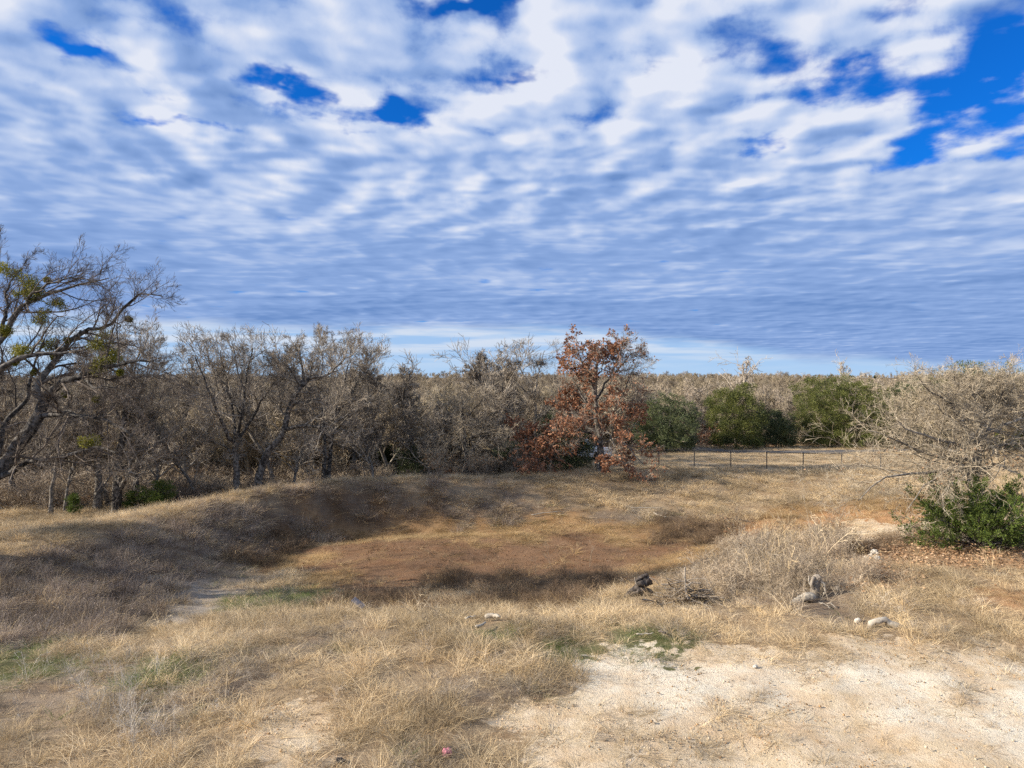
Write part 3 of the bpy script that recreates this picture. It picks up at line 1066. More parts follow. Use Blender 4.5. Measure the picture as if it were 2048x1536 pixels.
# ------------------------------------------------------------------ the oak with mistletoe, leaning in from the left
def big_left_oak():
    d = 27.0
    limbs = [
        ([(-175, 1105, 0), (-110, 1045, 0), (-40, 975, 0), (8, 930, 0), (42, 893, 0), (66, 850, 0), (82, 812, 0), (86, 795, 0)], 0.40, 0.20),
        ([(86, 797, 0), (74, 775, .2), (90, 745, .5), (116, 715, .8), (135, 690, 1.2), (160, 660, 1.5)], 0.17, 0.04),
        ([(84, 800, 0), (118, 768, -.3), (160, 752, -.6), (205, 735, -.8), (255, 722, -1.0), (325, 728, -1.2)], 0.16, 0.025),
        ([(112, 708, .8), (160, 668, .6), (222, 643, .4), (262, 603, .2), (285, 585, .1), (322, 592, 0)], 0.10, 0.018),
        ([(76, 833, 0), (110, 826, -.5), (152, 828, -1.0), (195, 838, -1.4), (230, 850, -1.8), (285, 882, -2.2)], 0.12, 0.025),
        ([(-20, 962, 0), (22, 938, -.4), (68, 921, -.8), (112, 920, -1.2), (150, 905, -1.5), (190, 893, -1.8), (232, 903, -2.2)], 0.13, 0.025),
        ([(-40, 975, 0), (-5, 905, .8), (8, 862, 1.2), (12, 840, 1.4), (30, 818, 1.6), (54, 800, 1.9), (60, 760, 2.1), (80, 700, 2.4)], 0.17, 0.03),
        ([(-60, 985, 0), (-70, 880, -.5), (-40, 780, -.7), (-5, 735, -.7), (60, 706, -.6), (130, 705, -.5), (200, 690, -.5)], 0.20, 0.03),
        ([(-40, 780, -.7), (-20, 710, -.3), (5, 672, 0), (45, 612, .2), (100, 590, .3), (160, 570, .3), (222, 556, .3)], 0.14, 0.018),
        ([(5, 672, 0), (12, 620, .3), (18, 570, .8), (30, 555, 1.0), (48, 535, 1.0)], 0.08, 0.015),
        ([(45, 612, .2), (80, 575, -.4), (115, 565, -.6), (145, 555, -.7), (185, 560, -.8)], 0.06, 0.014),
        ([(-70, 880, -.5), (-130, 760, 0), (-120, 650, .5), (-60, 590, .8), (-25, 565, .8), (0, 540, .6)], 0.18, 0.02),
        ([(-130, 760, 0), (-220, 680, 0), (-290, 600, 0), (-330, 540, 0)], 0.14, 0.02),
        ([(-110, 1045, 0), (-220, 900, 1), (-280, 800, 2), (-300, 700, 2.5)], 0.20, 0.03),
        ([(160, 752, -.6), (190, 775, -1.1), (230, 780, -1.5), (275, 800, -1.9)], 0.06, 0.014),
    ]
    lv = [dict(k=10, t=(0.15, 1.0), a=(25, 60), l=(0.26, 0.50), rr=0.5, n=6, w=0.16, up=0.045, s=5),
          dict(k=7, t=(0.15, 1.0), a=(22, 55), l=(0.34, 0.60), rr=0.55, n=4, w=0.16, up=0.05, s=3),
          dict(k=6, t=(0.12, 1.0), a=(20, 50), l=(0.36, 0.66), rr=0.6, n=3, w=0.15, up=0.06, s=3, lmax=0.8),
          dict(k=4, t=(0.12, 1.0), a=(18, 45), l=(0.4, 0.75), rr=0.7, n=2, w=0.14, up=0.06, s=2, lmax=0.55)]
    root, base, P, last, rng = tree_from_limbs('mistletoe_oak', limbs, d, 1, 'large grey leafless tree with clumps of mistletoe, leaning in from the left edge', levels=lv, rmin=0.0052, sides=9, n=12, trunk_mat='bark_dark', twig_mat='twig_dark')
    cl = [(16, 545, .34, .5), (44, 590, .26, .2), (60, 574, .44, .2), (72, 590, .3, .2), (113, 605, .30, .2), (83, 636, .32, .2), (32, 694, .42, -.4), (103, 690, .30, .8), (206, 676, .46, -.3), (190, 733, .40, -.6),
          (228, 712, .28, -.5), (214, 735, .26, -.7), (258, 638, .22, .3), (174, 886, .30, -1.6), (194, 799, .24, -1.0), (109, 715, .24, .8), (135, 680, .22, .6), (12, 660, .28, 0), (30, 725, .2, -.6), (68, 745, .2, .4), (240, 745, .2, -.9), (130, 790, .18, -.3), (95, 560, .2, .2)]
    for px, py, r, dd in cl:
        c = dp(px, py, d + dd) - base
        n = int(1100 * r / 0.35)
        u = norm(rng.normal(size=(n, 3)))
        sub = rng.normal(0, 0.42 * r, (4, 3))
        p = c + sub[rng.integers(0, 4, n)] * (r > 0.25) + 0.72 * u * (rng.random((n, 1)) ** 0.45) * r * np.array([1, 1, 0.85]) * (0.7 + 0.45 * rng.random((n, 1))) * (1.0 if r > 0.27 else 0.78)
        leaf_part(root, 'mistletoe_clump', p, u + rng.normal(0, 0.6, (n, 3)) - np.array([0, 0, 0.3]), 0.07, 0.03, 'mistletoe', rng)


big_left_oak()

# ------------------------------------------------------------------ traced trees of the wood edge
LV_MID = [dict(k=9, t=(0.2, 1.0), a=(28, 65), l=(0.34, 0.58), rr=0.55, n=5, w=0.20, up=0.05, s=4),
          dict(k=6, t=(0.15, 1.0), a=(25, 60), l=(0.38, 0.65), rr=0.6, n=4, w=0.20, up=0.05, s=3),
          dict(k=6, t=(0.12, 1.0), a=(22, 55), l=(0.40, 0.70), rr=0.65, n=2, w=0.20, up=0.07, s=3, lmax=0.9),
          dict(k=4, t=(0.10, 1.0), a=(20, 50), l=(0.50, 0.95), rr=0.7, n=2, w=0.18, up=0.10, s=2, lmax=0.7)]

tree_from_limbs('forked_oak', [
    ([(474, 985), (473, 940), (470, 905), (471, 880)], 0.24, 0.17),
    ([(471, 888, 0), (455, 868, -.6), (438, 835, -1.0), (424, 795, -1.4), (405, 750, -1.6), (392, 715, -1.6)], 0.13, 0.03),
    ([(470, 880, 0), (466, 830, .4), (456, 775, .7), (448, 735, .8), (440, 700, .8)], 0.13, 0.03),
    ([(472, 880, 0), (484, 825, -.3), (490, 780, -.4), (498, 735, -.4), (503, 695, -.4)], 0.14, 0.03),
    ([(472, 885, 0), (498, 845, .5), (520, 805, .9), (545, 770, 1.2), (565, 740, 1.4)], 0.12, 0.03),
    ([(456, 775, .7), (430, 745, .9), (418, 715, 1.0), (412, 690, 1.0)], 0.07, 0.02),
    ([(490, 780, -.4), (475, 745, -.8), (470, 710, -1), (465, 688, -1)], 0.07, 0.02),
    ([(473, 915, 0), (445, 890, .6), (425, 885, 1.0), (405, 870, 1.2)], 0.06, 0.02),
], 46.5, 2, 'straight leafless tree forking into a wide crown, left of the leaning tree', levels=LV_MID, rmin=0.0085)

tree_from_limbs('leaning_oak', [
    ([(511, 978), (519, 945), (536, 905), (552, 882), (566, 862), (572, 845), (577, 820), (583, 800), (600, 773), (622, 756)], 0.27, 0.13),
    ([(566, 862, 0), (600, 853, -.6), (628, 852, -1), (655, 856, -1.4), (682, 838, -1.6), (705, 822, -1.8)], 0.14, 0.03),
    ([(578, 818, 0), (600, 803, .7), (622, 800, 1.0), (650, 796, 1.3)], 0.11, 0.025),
    ([(604, 768, 0), (606, 740, .3), (600, 712, .5), (590, 694, .6), (596, 680, .6)], 0.09, 0.02),
    ([(622, 756, 0), (645, 752, -.4), (668, 738, -.7), (690, 718, -.9), (712, 705, -1)], 0.10, 0.02),
    ([(600, 773, 0), (588, 750, -.6), (572, 730, -.9), (556, 712, -1)], 0.07, 0.02),
    ([(640, 753, -.3), (645, 728, .2), (640, 705, .5), (632, 682, .6)], 0.07, 0.02),
    ([(574, 838, 0), (562, 815, .6), (560, 790, .9), (552, 765, 1.1)], 0.06, 0.02),
    ([(604, 768, 0), (575, 757, .2), (555, 740, .4), (548, 715, .5)], 0.06, 0.02),
    ([(655, 856, -1.4), (690, 862, -1.8), (715, 880, -2.0)], 0.05, 0.015),
], 46.5, 3, 'dark crooked trunk leaning right out of the dam grass, leafless', levels=LV_MID, rmin=0.0085)

tree_from_limbs('twin_trunk_tree', [
    ([(648, 962), (649, 920), (649, 880), (645, 840), (640, 800), (632, 760)], 0.19, 0.07),
    ([(656, 962, .2), (660, 915, .2), (662, 870, .2), (668, 835, .2), (680, 790, 0), (692, 745, 0)], 0.18, 0.06),
    ([(649, 880, 0), (630, 845, .6), (612, 815, .9), (600, 785, 1)], 0.08, 0.02),
    ([(662, 870, 0), (690, 840, -.6), (715, 820, -1), (742, 800, -1.2)], 0.09, 0.02),
    ([(645, 840, 0), (655, 795, .5), (660, 750, .8), (662, 700, .9)], 0.08, 0.02),
    ([(668, 835, 0), (700, 790, .6), (722, 750, .9), (735, 705, 1)], 0.08, 0.02),
    ([(692, 745, 0), (700, 715, 0), (698, 680, 0)], 0.05, 0.015),
    ([(632, 760, 0), (640, 725, 0), (650, 675, 0)], 0.05, 0.015),
], 50.5, 4, 'leafless tree with two parallel trunks, right of the leaning tree', levels=LV_MID, rmin=0.0085)

# slender traced trees left of it
tree_from_limbs('dark_trunk_tree', [
    ([(234, 1002), (236, 950), (240, 900), (244, 865), (252, 820), (262, 770), (262, 720)], 0.27, 0.07),
    ([(236, 985, 0), (262, 945, -.3), (285, 918, -.5), (302, 895, -.6), (330, 880, -.7)], 0.17, 0.04),
    ([(240, 900, 0), (268, 860, .5), (290, 820, .8), (312, 770, .9)], 0.10, 0.02),
    ([(246, 850, 0), (225, 800, -.4), (212, 750, -.6), (215, 700, -.6)], 0.09, 0.02),
    ([(252, 820, 0), (282, 780, -.5), (298, 730, -.8), (300, 680, -.8)], 0.08, 0.02),
    ([(262, 770, 0), (275, 720, .4), (300, 670, .6)], 0.06, 0.02)], 43.5, 5, 'dark trunk with a low right-hand fork, behind the mistletoe tree', levels=LV_MID, rmin=0.0085)
tree_from_limbs('straight_trunk_tree', [
    ([(193, 998), (194, 950), (196, 900), (199, 850), (206, 800), (202, 750), (208, 700)], 0.22, 0.06),
    ([(196, 900, 0), (175, 860, .5), (158, 820, .7), (150, 770, .8)], 0.08, 0.02),
    ([(199, 850, 0), (222, 815, -.5), (236, 780, -.8), (240, 730, -.9)], 0.08, 0.02),
    ([(206, 800, 0), (188, 760, -.4), (180, 715, -.6)], 0.07, 0.02),
    ([(202, 750, 0), (222, 715, .4), (230, 670, .5)], 0.06, 0.02)], 44.5, 6, 'straight dark trunk just left of the low forked trunk', levels=LV_MID, rmin=0.0085)
tree_from_limbs('slender_bent_tree', [
    ([(100, 1018), (103, 980), (108, 945), (118, 905), (128, 870), (130, 830)], 0.12, 0.05),
    ([(108, 945, 0), (90, 905, .4), (80, 870, .6), (75, 830, .7)], 0.05, 0.015),
    ([(118, 905, 0), (145, 870, -.4), (160, 830, -.6)], 0.05, 0.015)], 42.5, 7, 'thin bent tree nearest the left edge, under the mistletoe tree limbs', levels=LV_MID, rmin=0.0085)
tree_from_limbs('stout_mid_tree', [
    ([(276, 995), (274, 945), (276, 900), (270, 850), (280, 790)], 0.2, 0.07),
    ([(276, 900, 0), (300, 850, .4), (322, 800, .6), (335, 750, .7)], 0.09, 0.02),
    ([(270, 850, 0), (255, 805, .5), (250, 760, .6)], 0.08, 0.02),
    ([(280, 790, 0), (300, 745, -.4), (320, 700, -.5)], 0.06, 0.02)], 47.0, 8, 'stout brown trunk right behind the small cedars on the dam', levels=LV_MID, rmin=0.0085)

# the tan leafless oak with drooping branches and brown leaves
root, base, P, last, rng = tree_from_limbs('drooping_oak', [
    ([(935, 962), (933, 920), (930, 880), (926, 840), (925, 800)], 0.2, 0.05),
    ([(932, 905, 0), (905, 885, -.8), (885, 890, -1.2), (868, 915, -1.4)], 0.07, 0.02),
    ([(930, 885, 0), (960, 865, -.9), (985, 870, -1.3), (1000, 895, -1.5)], 0.07, 0.02),
    ([(928, 860, 0), (905, 835, .6), (890, 815, .8), (878, 800, .9)], 0.07, 0.02),
    ([(926, 840, 0), (955, 812, -.5), (975, 795, -.7), (990, 800, -.8)], 0.07, 0.02),
    ([(932, 900, 0), (940, 880, -1.4), (945, 890, -2.0), (950, 920, -2.2)], 0.06, 0.02),
    ([(931, 890, 0), (915, 870, -1.3), (900, 880, -2), (890, 925, -2.3)], 0.06, 0.02)], 52.0, 9, 'low tan leafless tree with drooping branches and a few brown leaves', twig_mat='twig_pale', rmin=0.007,
    levels=[dict(k=10, t=(0.2, 1.0), a=(30, 80), l=(0.36, 0.65), rr=0.55, n=5, w=0.2, up=-0.02, s=4, droop=0.10), dict(k=7, t=(0.15, 1.0), a=(28, 70), l=(0.38, 0.65), rr=0.6, n=4, w=0.2, up=-0.02, s=3, droop=0.05),
            dict(k=6, t=(0.12, 1.0), a=(25, 60), l=(0.40, 0.70), rr=0.65, n=2, w=0.2, up=0.0, s=3, lmax=0.8), dict(k=3, t=(0.1, 1.0), a=(20, 50), l=(0.45, 0.85), rr=0.7, n=2, w=0.18, up=0.0, s=2, lmax=0.5)])
c, dd = along(last, 2600, rng)
m = c[:, 2] < 2.6
leaf_part(root, 'leaves', c[m], dd[m] + np.array([0, 0, -0.5]), 0.13, 0.07, 'brownleaf', rng)

# tree with the two nests
root, base, P, last, rng = tree_from_limbs('nest_tree', [
    ([(1042, 955), (1045, 910), (1058, 870), (1072, 840), (1070, 800), (1060, 770)], 0.2, 0.07),
    ([(1072, 840, 0), (1098, 820, -.5), (1118, 790, -.8), (1126, 760, -.9), (1128, 725, -.9)], 0.1, 0.02),
    ([(1070, 800, 0), (1050, 780, -.5), (1030, 765, -.7), (1012, 752, -.8)], 0.08, 0.02),
    ([(1060, 770, 0), (1045, 745, .3), (1036, 728, .4), (1028, 695, .4)], 0.07, 0.02),
    ([(1068, 790, 0), (1075, 755, .5), (1080, 730, .6), (1090, 700, .6)], 0.07, 0.02),
    ([(1058, 870, 0), (1085, 850, -1), (1110, 850, -1.6), (1130, 830, -1.8)], 0.08, 0.02)], 58.0, 10, 'pale-limbed leafless tree holding two dark nests, left of the rust tree', trunk_mat='bark_light', levels=LV_MID, rmin=0.007)


def nest(px, py, d, label):
    rg = np.random.default_rng(int(px))
    n = 150
    th = rg.uniform(0, 6.28, n)
    S = np.stack([0.26 * np.cos(th), 0.26 * np.sin(th), rg.uniform(-0.14, 0.14, n)], 1)
    D = np.stack([-np.sin(th), np.cos(th), rg.normal(0, 0.5, n)], 1) + rg.normal(0, 0.5, (n, 3))
    Pn, Rn = grow(S, D, rg.uniform(0.25, 0.6, n), np.full(n, 0.014), 3, 0.3, 0, rg, 0.6)
    g = Geo()
    g.tubes(Pn, Rn, 3, rg)
    o = mobj('bird_nest', g.mesh('bird_nest'), M['char'], None, dp(px, py, d))
    tag(o, label, 'nest', 'nests in the treetops')


nest(1036, 727, 58.4, 'left of two dark twig nests high in the pale-limbed leafless tree')
nest(1080, 727, 58.6, 'right of two dark twig nests, the one nearer the rust tree')

# the rust-leaved oak
root, base, P, last, rng = tree_from_limbs('rust_oak', [
    ([(1203, 948), (1202, 905), (1198, 860), (1192, 820), (1190, 780), (1194, 740), (1200, 705)], 0.30, 0.06),
    ([(1198, 870, 0), (1222, 835, -.6), (1240, 800, -.9), (1255, 765, -1), (1270, 730, -1)], 0.12, 0.02),
    ([(1194, 830, 0), (1170, 800, .5), (1152, 770, .8), (1140, 735, .9)], 0.11, 0.02),
    ([(1192, 800, 0), (1212, 765, .5), (1228, 735, .7), (1240, 700, .8)], 0.10, 0.02),
    ([(1190, 780, 0), (1172, 745, -.5), (1160, 715, -.7), (1152, 690, -.7)], 0.09, 0.02),
    ([(1212, 765, .5), (1240, 735, .7), (1262, 710, .8), (1282, 705, .8)], 0.07, 0.02),
    ([(1228, 735, .7), (1242, 705, .2), (1247, 672, .2)], 0.05, 0.014),
    ([(1200, 890, 0), (1228, 878, -1.0), (1252, 890, -1.6), (1272, 915, -1.9), (1288, 930, -2)], 0.10, 0.02),
    ([(1200, 880, 0), (1170, 862, -1.0), (1148, 868, -1.5), (1135, 895, -1.8)], 0.09, 0.02),
    ([(1199, 865, 0), (1165, 850, .9), (1140, 830, 1.3), (1128, 800, 1.4)], 0.09, 0.02),
    ([(1200, 880, 0), (1215, 865, -1.5), (1225, 880, -2.4), (1235, 915, -2.8)], 0.08, 0.02),
    ([(1196, 845, 0), (1235, 822, .6), (1262, 812, 1), (1285, 800, 1.2)], 0.09, 0.02)], 52.5, 11, 'tall oak holding rust-red dead leaves, standing where the dam meets the fence', levels=LV_MID, rmin=0.0085)
c, dd = along(last, 46000, rng)
nn = fbm((c[:, 0] + c[:, 1] * 0.6) * 0.9 + 40, c[:, 2] * 0.9, 5, 3)
hgt = c[:, 2]
pxl = c[:, 0]
prob = np.where(hgt < 6.3, 0.95, 0.42) * np.where((pxl > 1.3) & (hgt > 5.2), 0.12, 1.0) * np.where((pxl > 2.0) & (hgt < 2.2), 0.5, 1.0) * sstep(nn, 0.30, 0.50)
m = rng.random(len(c)) < prob
leaf_part(root, 'leaves', c[m], dd[m] + np.array([0, 0, -0.6]), 0.17, 0.115, 'rust', rng)

# the low rust oak beside it
root, base, P, last, rng = tree_from_limbs('low_rust_oak', [
    ([(1076, 958), (1076, 930), (1074, 905), (1072, 880), (1068, 855)], 0.12, 0.03),
    ([(1075, 925, 0), (1052, 905, -.5), (1036, 895, -.8), (1024, 900, -1)], 0.05, 0.015),
    ([(1075, 915, 0), (1100, 895, -.6), (1118, 880, -.9), (1132, 882, -1)], 0.05, 0.015),
    ([(1074, 905, 0), (1055, 878, .5), (1042, 860, .7), (1035, 845, .8)], 0.05, 0.015),
    ([(1073, 890, 0), (1092, 868, .4), (1105, 852, .6)], 0.05, 0.015),
    ([(1076, 930, 0), (1062, 915, -1.2), (1058, 925, -1.7)], 0.04, 0.015),
    ([(1076, 925, 0), (1095, 915, -1.2), (1105, 928, -1.7)], 0.04, 0.015)], 51.8, 12, 'low bushy oak covered in rust-brown leaves, left of the tall rust tree', rmin=0.006,
    levels=[dict(k=8, t=(0.2, 1.0), a=(30, 75), l=(0.36, 0.65), rr=0.55, n=4, w=0.2, up=0.02, s=4), dict(k=6, t=(0.15, 1.0), a=(28, 70), l=(0.4, 0.7), rr=0.6, n=3, w=0.2, up=0.02, s=3), dict(k=4, t=(0.12, 1.0), a=(25, 60), l=(0.5, 0.8), rr=0.65, n=2, w=0.2, up=0.0, s=2)])
c, dd = along(last, 13000, rng)
nn = fbm(c[:, 0] * 1.3 + 11, c[:, 2] * 1.3, 8, 3)
m = rng.random(len(c)) < sstep(nn, 0.22, 0.42)
leaf_part(root, 'leaves', c[m], dd[m] + np.array([0, 0, -0.5]), 0.15, 0.10, 'rust', rng)

# ------------------------------------------------------------------ generic bare trees of the wood edge: individuals from shared kinds
KINDS = []
for i, (hh, sp, rad, nl, fi) in enumerate([(9.5, 2.6, 0.15, 9, 0.22), (10.0, 2.2, 0.14, 8, 0.34), (9.0, 3.2, 0.17, 9, 0.2), (8.5, 2.4, 0.12, 8, 0.25)]):
    rg = np.random.default_rng(300 + i)
    g, c, last = generic_tree(rg, hh, sp, rad, LV_MID[:2] + [dict(LV_MID[2], k=5), dict(LV_MID[3], k=3)], nlimb=nl, first=fi, lean=0.09, rmin=0.0125, limb_up=0.12)
    KINDS.append((g.mesh('trunk', True), c.mesh('crown'), max(float(np.percentile(v[:, 2], 99.7)) for v in c.v)))


rg = np.random.default_rng(320)
for hh, sp in ((10.0, 2.4), (9.0, 3.2)):
    g, c, last = generic_tree(rg, hh, sp, 0.22, [dict(LV_MID[0], k=6), dict(LV_MID[1], k=5), dict(LV_MID[2], k=3)], nlimb=16, first=0.15, lean=0.05, rmin=0.020, limb_up=0.07, ang=(15, 50))
    KINDS.append((g.mesh('trunk', True), c.mesh('crown'), max(float(np.percentile(v[:, 2], 99.7)) for v in c.v)))


def bare_tree(name, px, d, kind, top, rot, label, twig='twig', trunk='bark', group='leafless trees of the wood edge'):
    x = (px - CX) / F * d
    z = hz(x, d)
    ztop = CAMZ - (top - CY) / F * d
    t, c, hh = KINDS[kind]
    s = (ztop - z) / hh
    root = empty(name, (x, d, z), label, 'tree', group)
    root.rotation_euler = (0, 0, rot)
    root.scale = (s, s, s)
    for nm, me, mm in (('trunk', t, M[trunk]), ('crown', c, M[twig])):
        o = mobj(nm, me, None, root)
        if not me.materials:
            me.materials.append(mm)
        o.material_slots[0].link = 'OBJECT'
        o.material_slots[0].material = mm
    return root


for args in [
    ('bare_tree', 30, 46, 0, 640, 0.3, 'leafless tree at the far left, its trunk showing behind the mistletoe limbs'),
    ('bare_tree', 150, 50, 1, 700, 1.1, 'leafless tree between the thin bent tree and the straight dark trunk'),
    ('bare_tree', 370, 52, 0, 690, 4.1, 'leafless tree midway between the small cedars and the forking tree'),
    ('bare_tree', 555, 54, 1, 668, 5.2, 'tall leafless tree behind the bend of the leaning trunk'),
    ('bare_tree', 600, 58, 3, 672, 2.9, 'slender leafless tree rising behind the top of the leaning tree'),
    ('bare_tree', 705, 57, 0, 668, 3.6, 'tall leafless tree just right of the twin trunks'),
    ('bare_tree', 787, 55, 1, 694, 0.2, 'narrow leafless tree standing alone above the skyline dip, right of the twin trunks'),
    ('bare_tree', 835, 54, 3, 722, 4.6, 'low leafless tree right of the narrow lone treetop'),
    ('bare_tree', 918, 56, 1, 684, 2.0, 'tall upright leafless tree behind the low drooping tree'),
    ('bare_tree', 985, 60, 3, 692, 3.1, 'leafless tree between the low drooping tree and the nest tree'),
    ('bare_tree', 1012, 66, 2, 698, 0.6, 'far leafless tree showing left of the nest tree'),
    ('bare_tree', 1108, 64, 1, 700, 1.4, 'leafless tree behind the left side of the rust tree'),
    ('slim_tree', 128, 43.4, 3, 800, 2.2, 'slim trunk immediately right of the thin bent tree at the left'),
    ('slim_tree', 216, 46.0, 1, 730, 0.7, 'slim trunk between the straight dark trunk and the low forked trunk'),
    ('slim_tree', 308, 45.6, 3, 760, 3.9, 'slim trunk rising straight above the larger little cedar'),
    ('slim_tree', 398, 47.0, 1, 770, 5.5, 'slim trunk on the dam edge, first left of the forking tree'),
    ('slim_tree', 585, 49.5, 3, 780, 1.9, 'slim low tree between the leaning trunk and the twin trunks'),
    ('slim_tree', 748, 50.5, 1, 775, 4.4, 'slim low tree on the dam edge, first right of the twin trunks'),
    ('slim_tree', 862, 52.0, 3, 800, 0.1, 'slim low tree on the dam edge, first left of the drooping tree'),
]:
    bare_tree(*args)
bare_tree('pale_tree', 1475, 96, 4, 711, 0.4, 'cream-limbed leafless tree rising above the middle evergreen', 'twig_white', 'bark_white', 'pale trees beyond the evergreens')
bare_tree('pale_tree', 1700, 98, 5, 718, 2.4, 'cream domed leafless tree rising behind the largest evergreen', 'twig_white', 'bark_white', 'pale trees beyond the evergreens')
bare_tree('bare_tree', 1390, 80, 2, 795, 1.0, 'low dark-limbed leafless tree between the two left evergreens')
bare_tree('bare_tree', 1575, 84, 0, 775, 3.0, 'low grey leafless tree between the middle and largest evergreens')

# ------------------------------------------------------------------ evergreens by the lane
def ever(name, px, base_py, top, wpx, d, seed, label, m, **kw):
    x = (px - CX) / F * d
    z = hz(x, d)
    h = (CAMZ - (top - CY) / F * d) - z
    evergreen(name, (x, d, z), wpx / F * d / 2, wpx / F * d / 2 * 0.9, h, seed, label, m, **kw)


ever('evergreen_tree', 1333, 905, 786, 150, 70, 21, 'dark round evergreen nearest the rust tree', 'darkgreen', group='evergreens along the lane', nclump=460)
ever('evergreen_tree', 1472, 898, 774, 128, 74.5, 22, 'rounded olive-green evergreen in the middle of the row, above the fence', 'olive', group='evergreens along the lane', nclump=460)
ever('evergreen_tree', 1552, 900, 822, 92, 76.5, 23, 'small dark evergreen tucked right of the middle olive one', 'darkgreen', group='evergreens along the lane', nclump=260)
ever('evergreen_tree', 1695, 893, 755, 235, 77.5, 24, 'largest wide olive evergreen, left of the pale spreading tree', 'olive', group='evergreens along the lane', nclump=900, clump_r=(0.3, 0.6))
ever('evergreen_tree', 1845, 893, 758, 190, 76, 25, 'dark olive evergreen partly covered by the pale spreading tree', 'darkgreen', group='evergreens along the lane', nclump=460)
ever('evergreen_tree', 1965, 893, 726, 190, 73, 26, 'yellow-green evergreen behind the crown of the pale spreading tree', 'olive', group='evergreens along the lane', nclump=460)
ever('evergreen_shrub', 1020, 955, 880, 70, 56, 27, 'dark green bush between the drooping tree and the low rust oak', 'darkgreen', nclump=90, cat='bush', group='evergreen bushes in the wood edge')
ever('evergreen_shrub', 1150, 950, 870, 70, 56.5, 28, 'dark green bush in shade between the two rust oaks', 'darkgreen', nclump=90, cat='bush', group='evergreen bushes in the wood edge')
ever('evergreen_shrub', 1105, 950, 815, 80, 59, 29, 'tall dark bush behind the low rust oak', 'darkgreen', nclump=110, cat='bush', group='evergreen bushes in the wood edge')
ever('evergreen_shrub', 830, 960, 890, 90, 54, 30, 'dim green bush deep in shade, left of the drooping tree', 'darkgreen', nclump=90, cat='bush', group='evergreen bushes in the wood edge')
ever('small_cedar', 318, 998, 958, 62, 43.8, 31, 'larger of two little green cedars side by side on the dam', 'juniper', nclump=70, per=80, cat='bush', group='little cedars by the dam', leaf=(0.12, 0.03), clump_r=(0.15, 0.3), twigs=False)
ever('small_cedar', 270, 1000, 972, 44, 43.6, 32, 'smaller of two little green cedars side by side, the left one', 'juniper', nclump=45, per=80, cat='bush', group='little cedars by the dam', leaf=(0.12, 0.03), clump_r=(0.12, 0.25), twigs=False)
ever('small_cedar', 146, 1020, 988, 26, 42.5, 33, 'tiny green cedar at the foot of thin trunks, far left', 'juniper', nclump=35, per=80, cat='bush', group='little cedars by the dam', leaf=(0.12, 0.03), clump_r=(0.12, 0.22), twigs=False)


def rust_shrub(px, d, top, label, seed, s=1.0, m='rust', n=1500):
    x = (px - CX) / F * d
    z = hz(x, d)
    h = (CAMZ - (top - CY) / F * d) - z
    me, last = shrub_mesh(seed, h, 7, 0.008, (5, 4, 2))
    rg = np.random.default_rng(seed)
    root = empty('rust_shrub', (x, d, z), label, 'shrub')
    mobj('stems', me, M['twig'], root)
    c, dd = along(last, n, rg)
    leaf_part(root, 'leaves', c, dd - np.array([0, 0, 0.3]), 0.16, 0.10, m, rg)


rust_shrub(1402, 76, 852, 'orange-brown leafy shrub between the two left evergreens', 41)
rust_shrub(905, 51.0, 938, 'low shrub with pinkish brown leaves on the dam edge below the drooping tree', 42, m='brownleaf', n=1500)

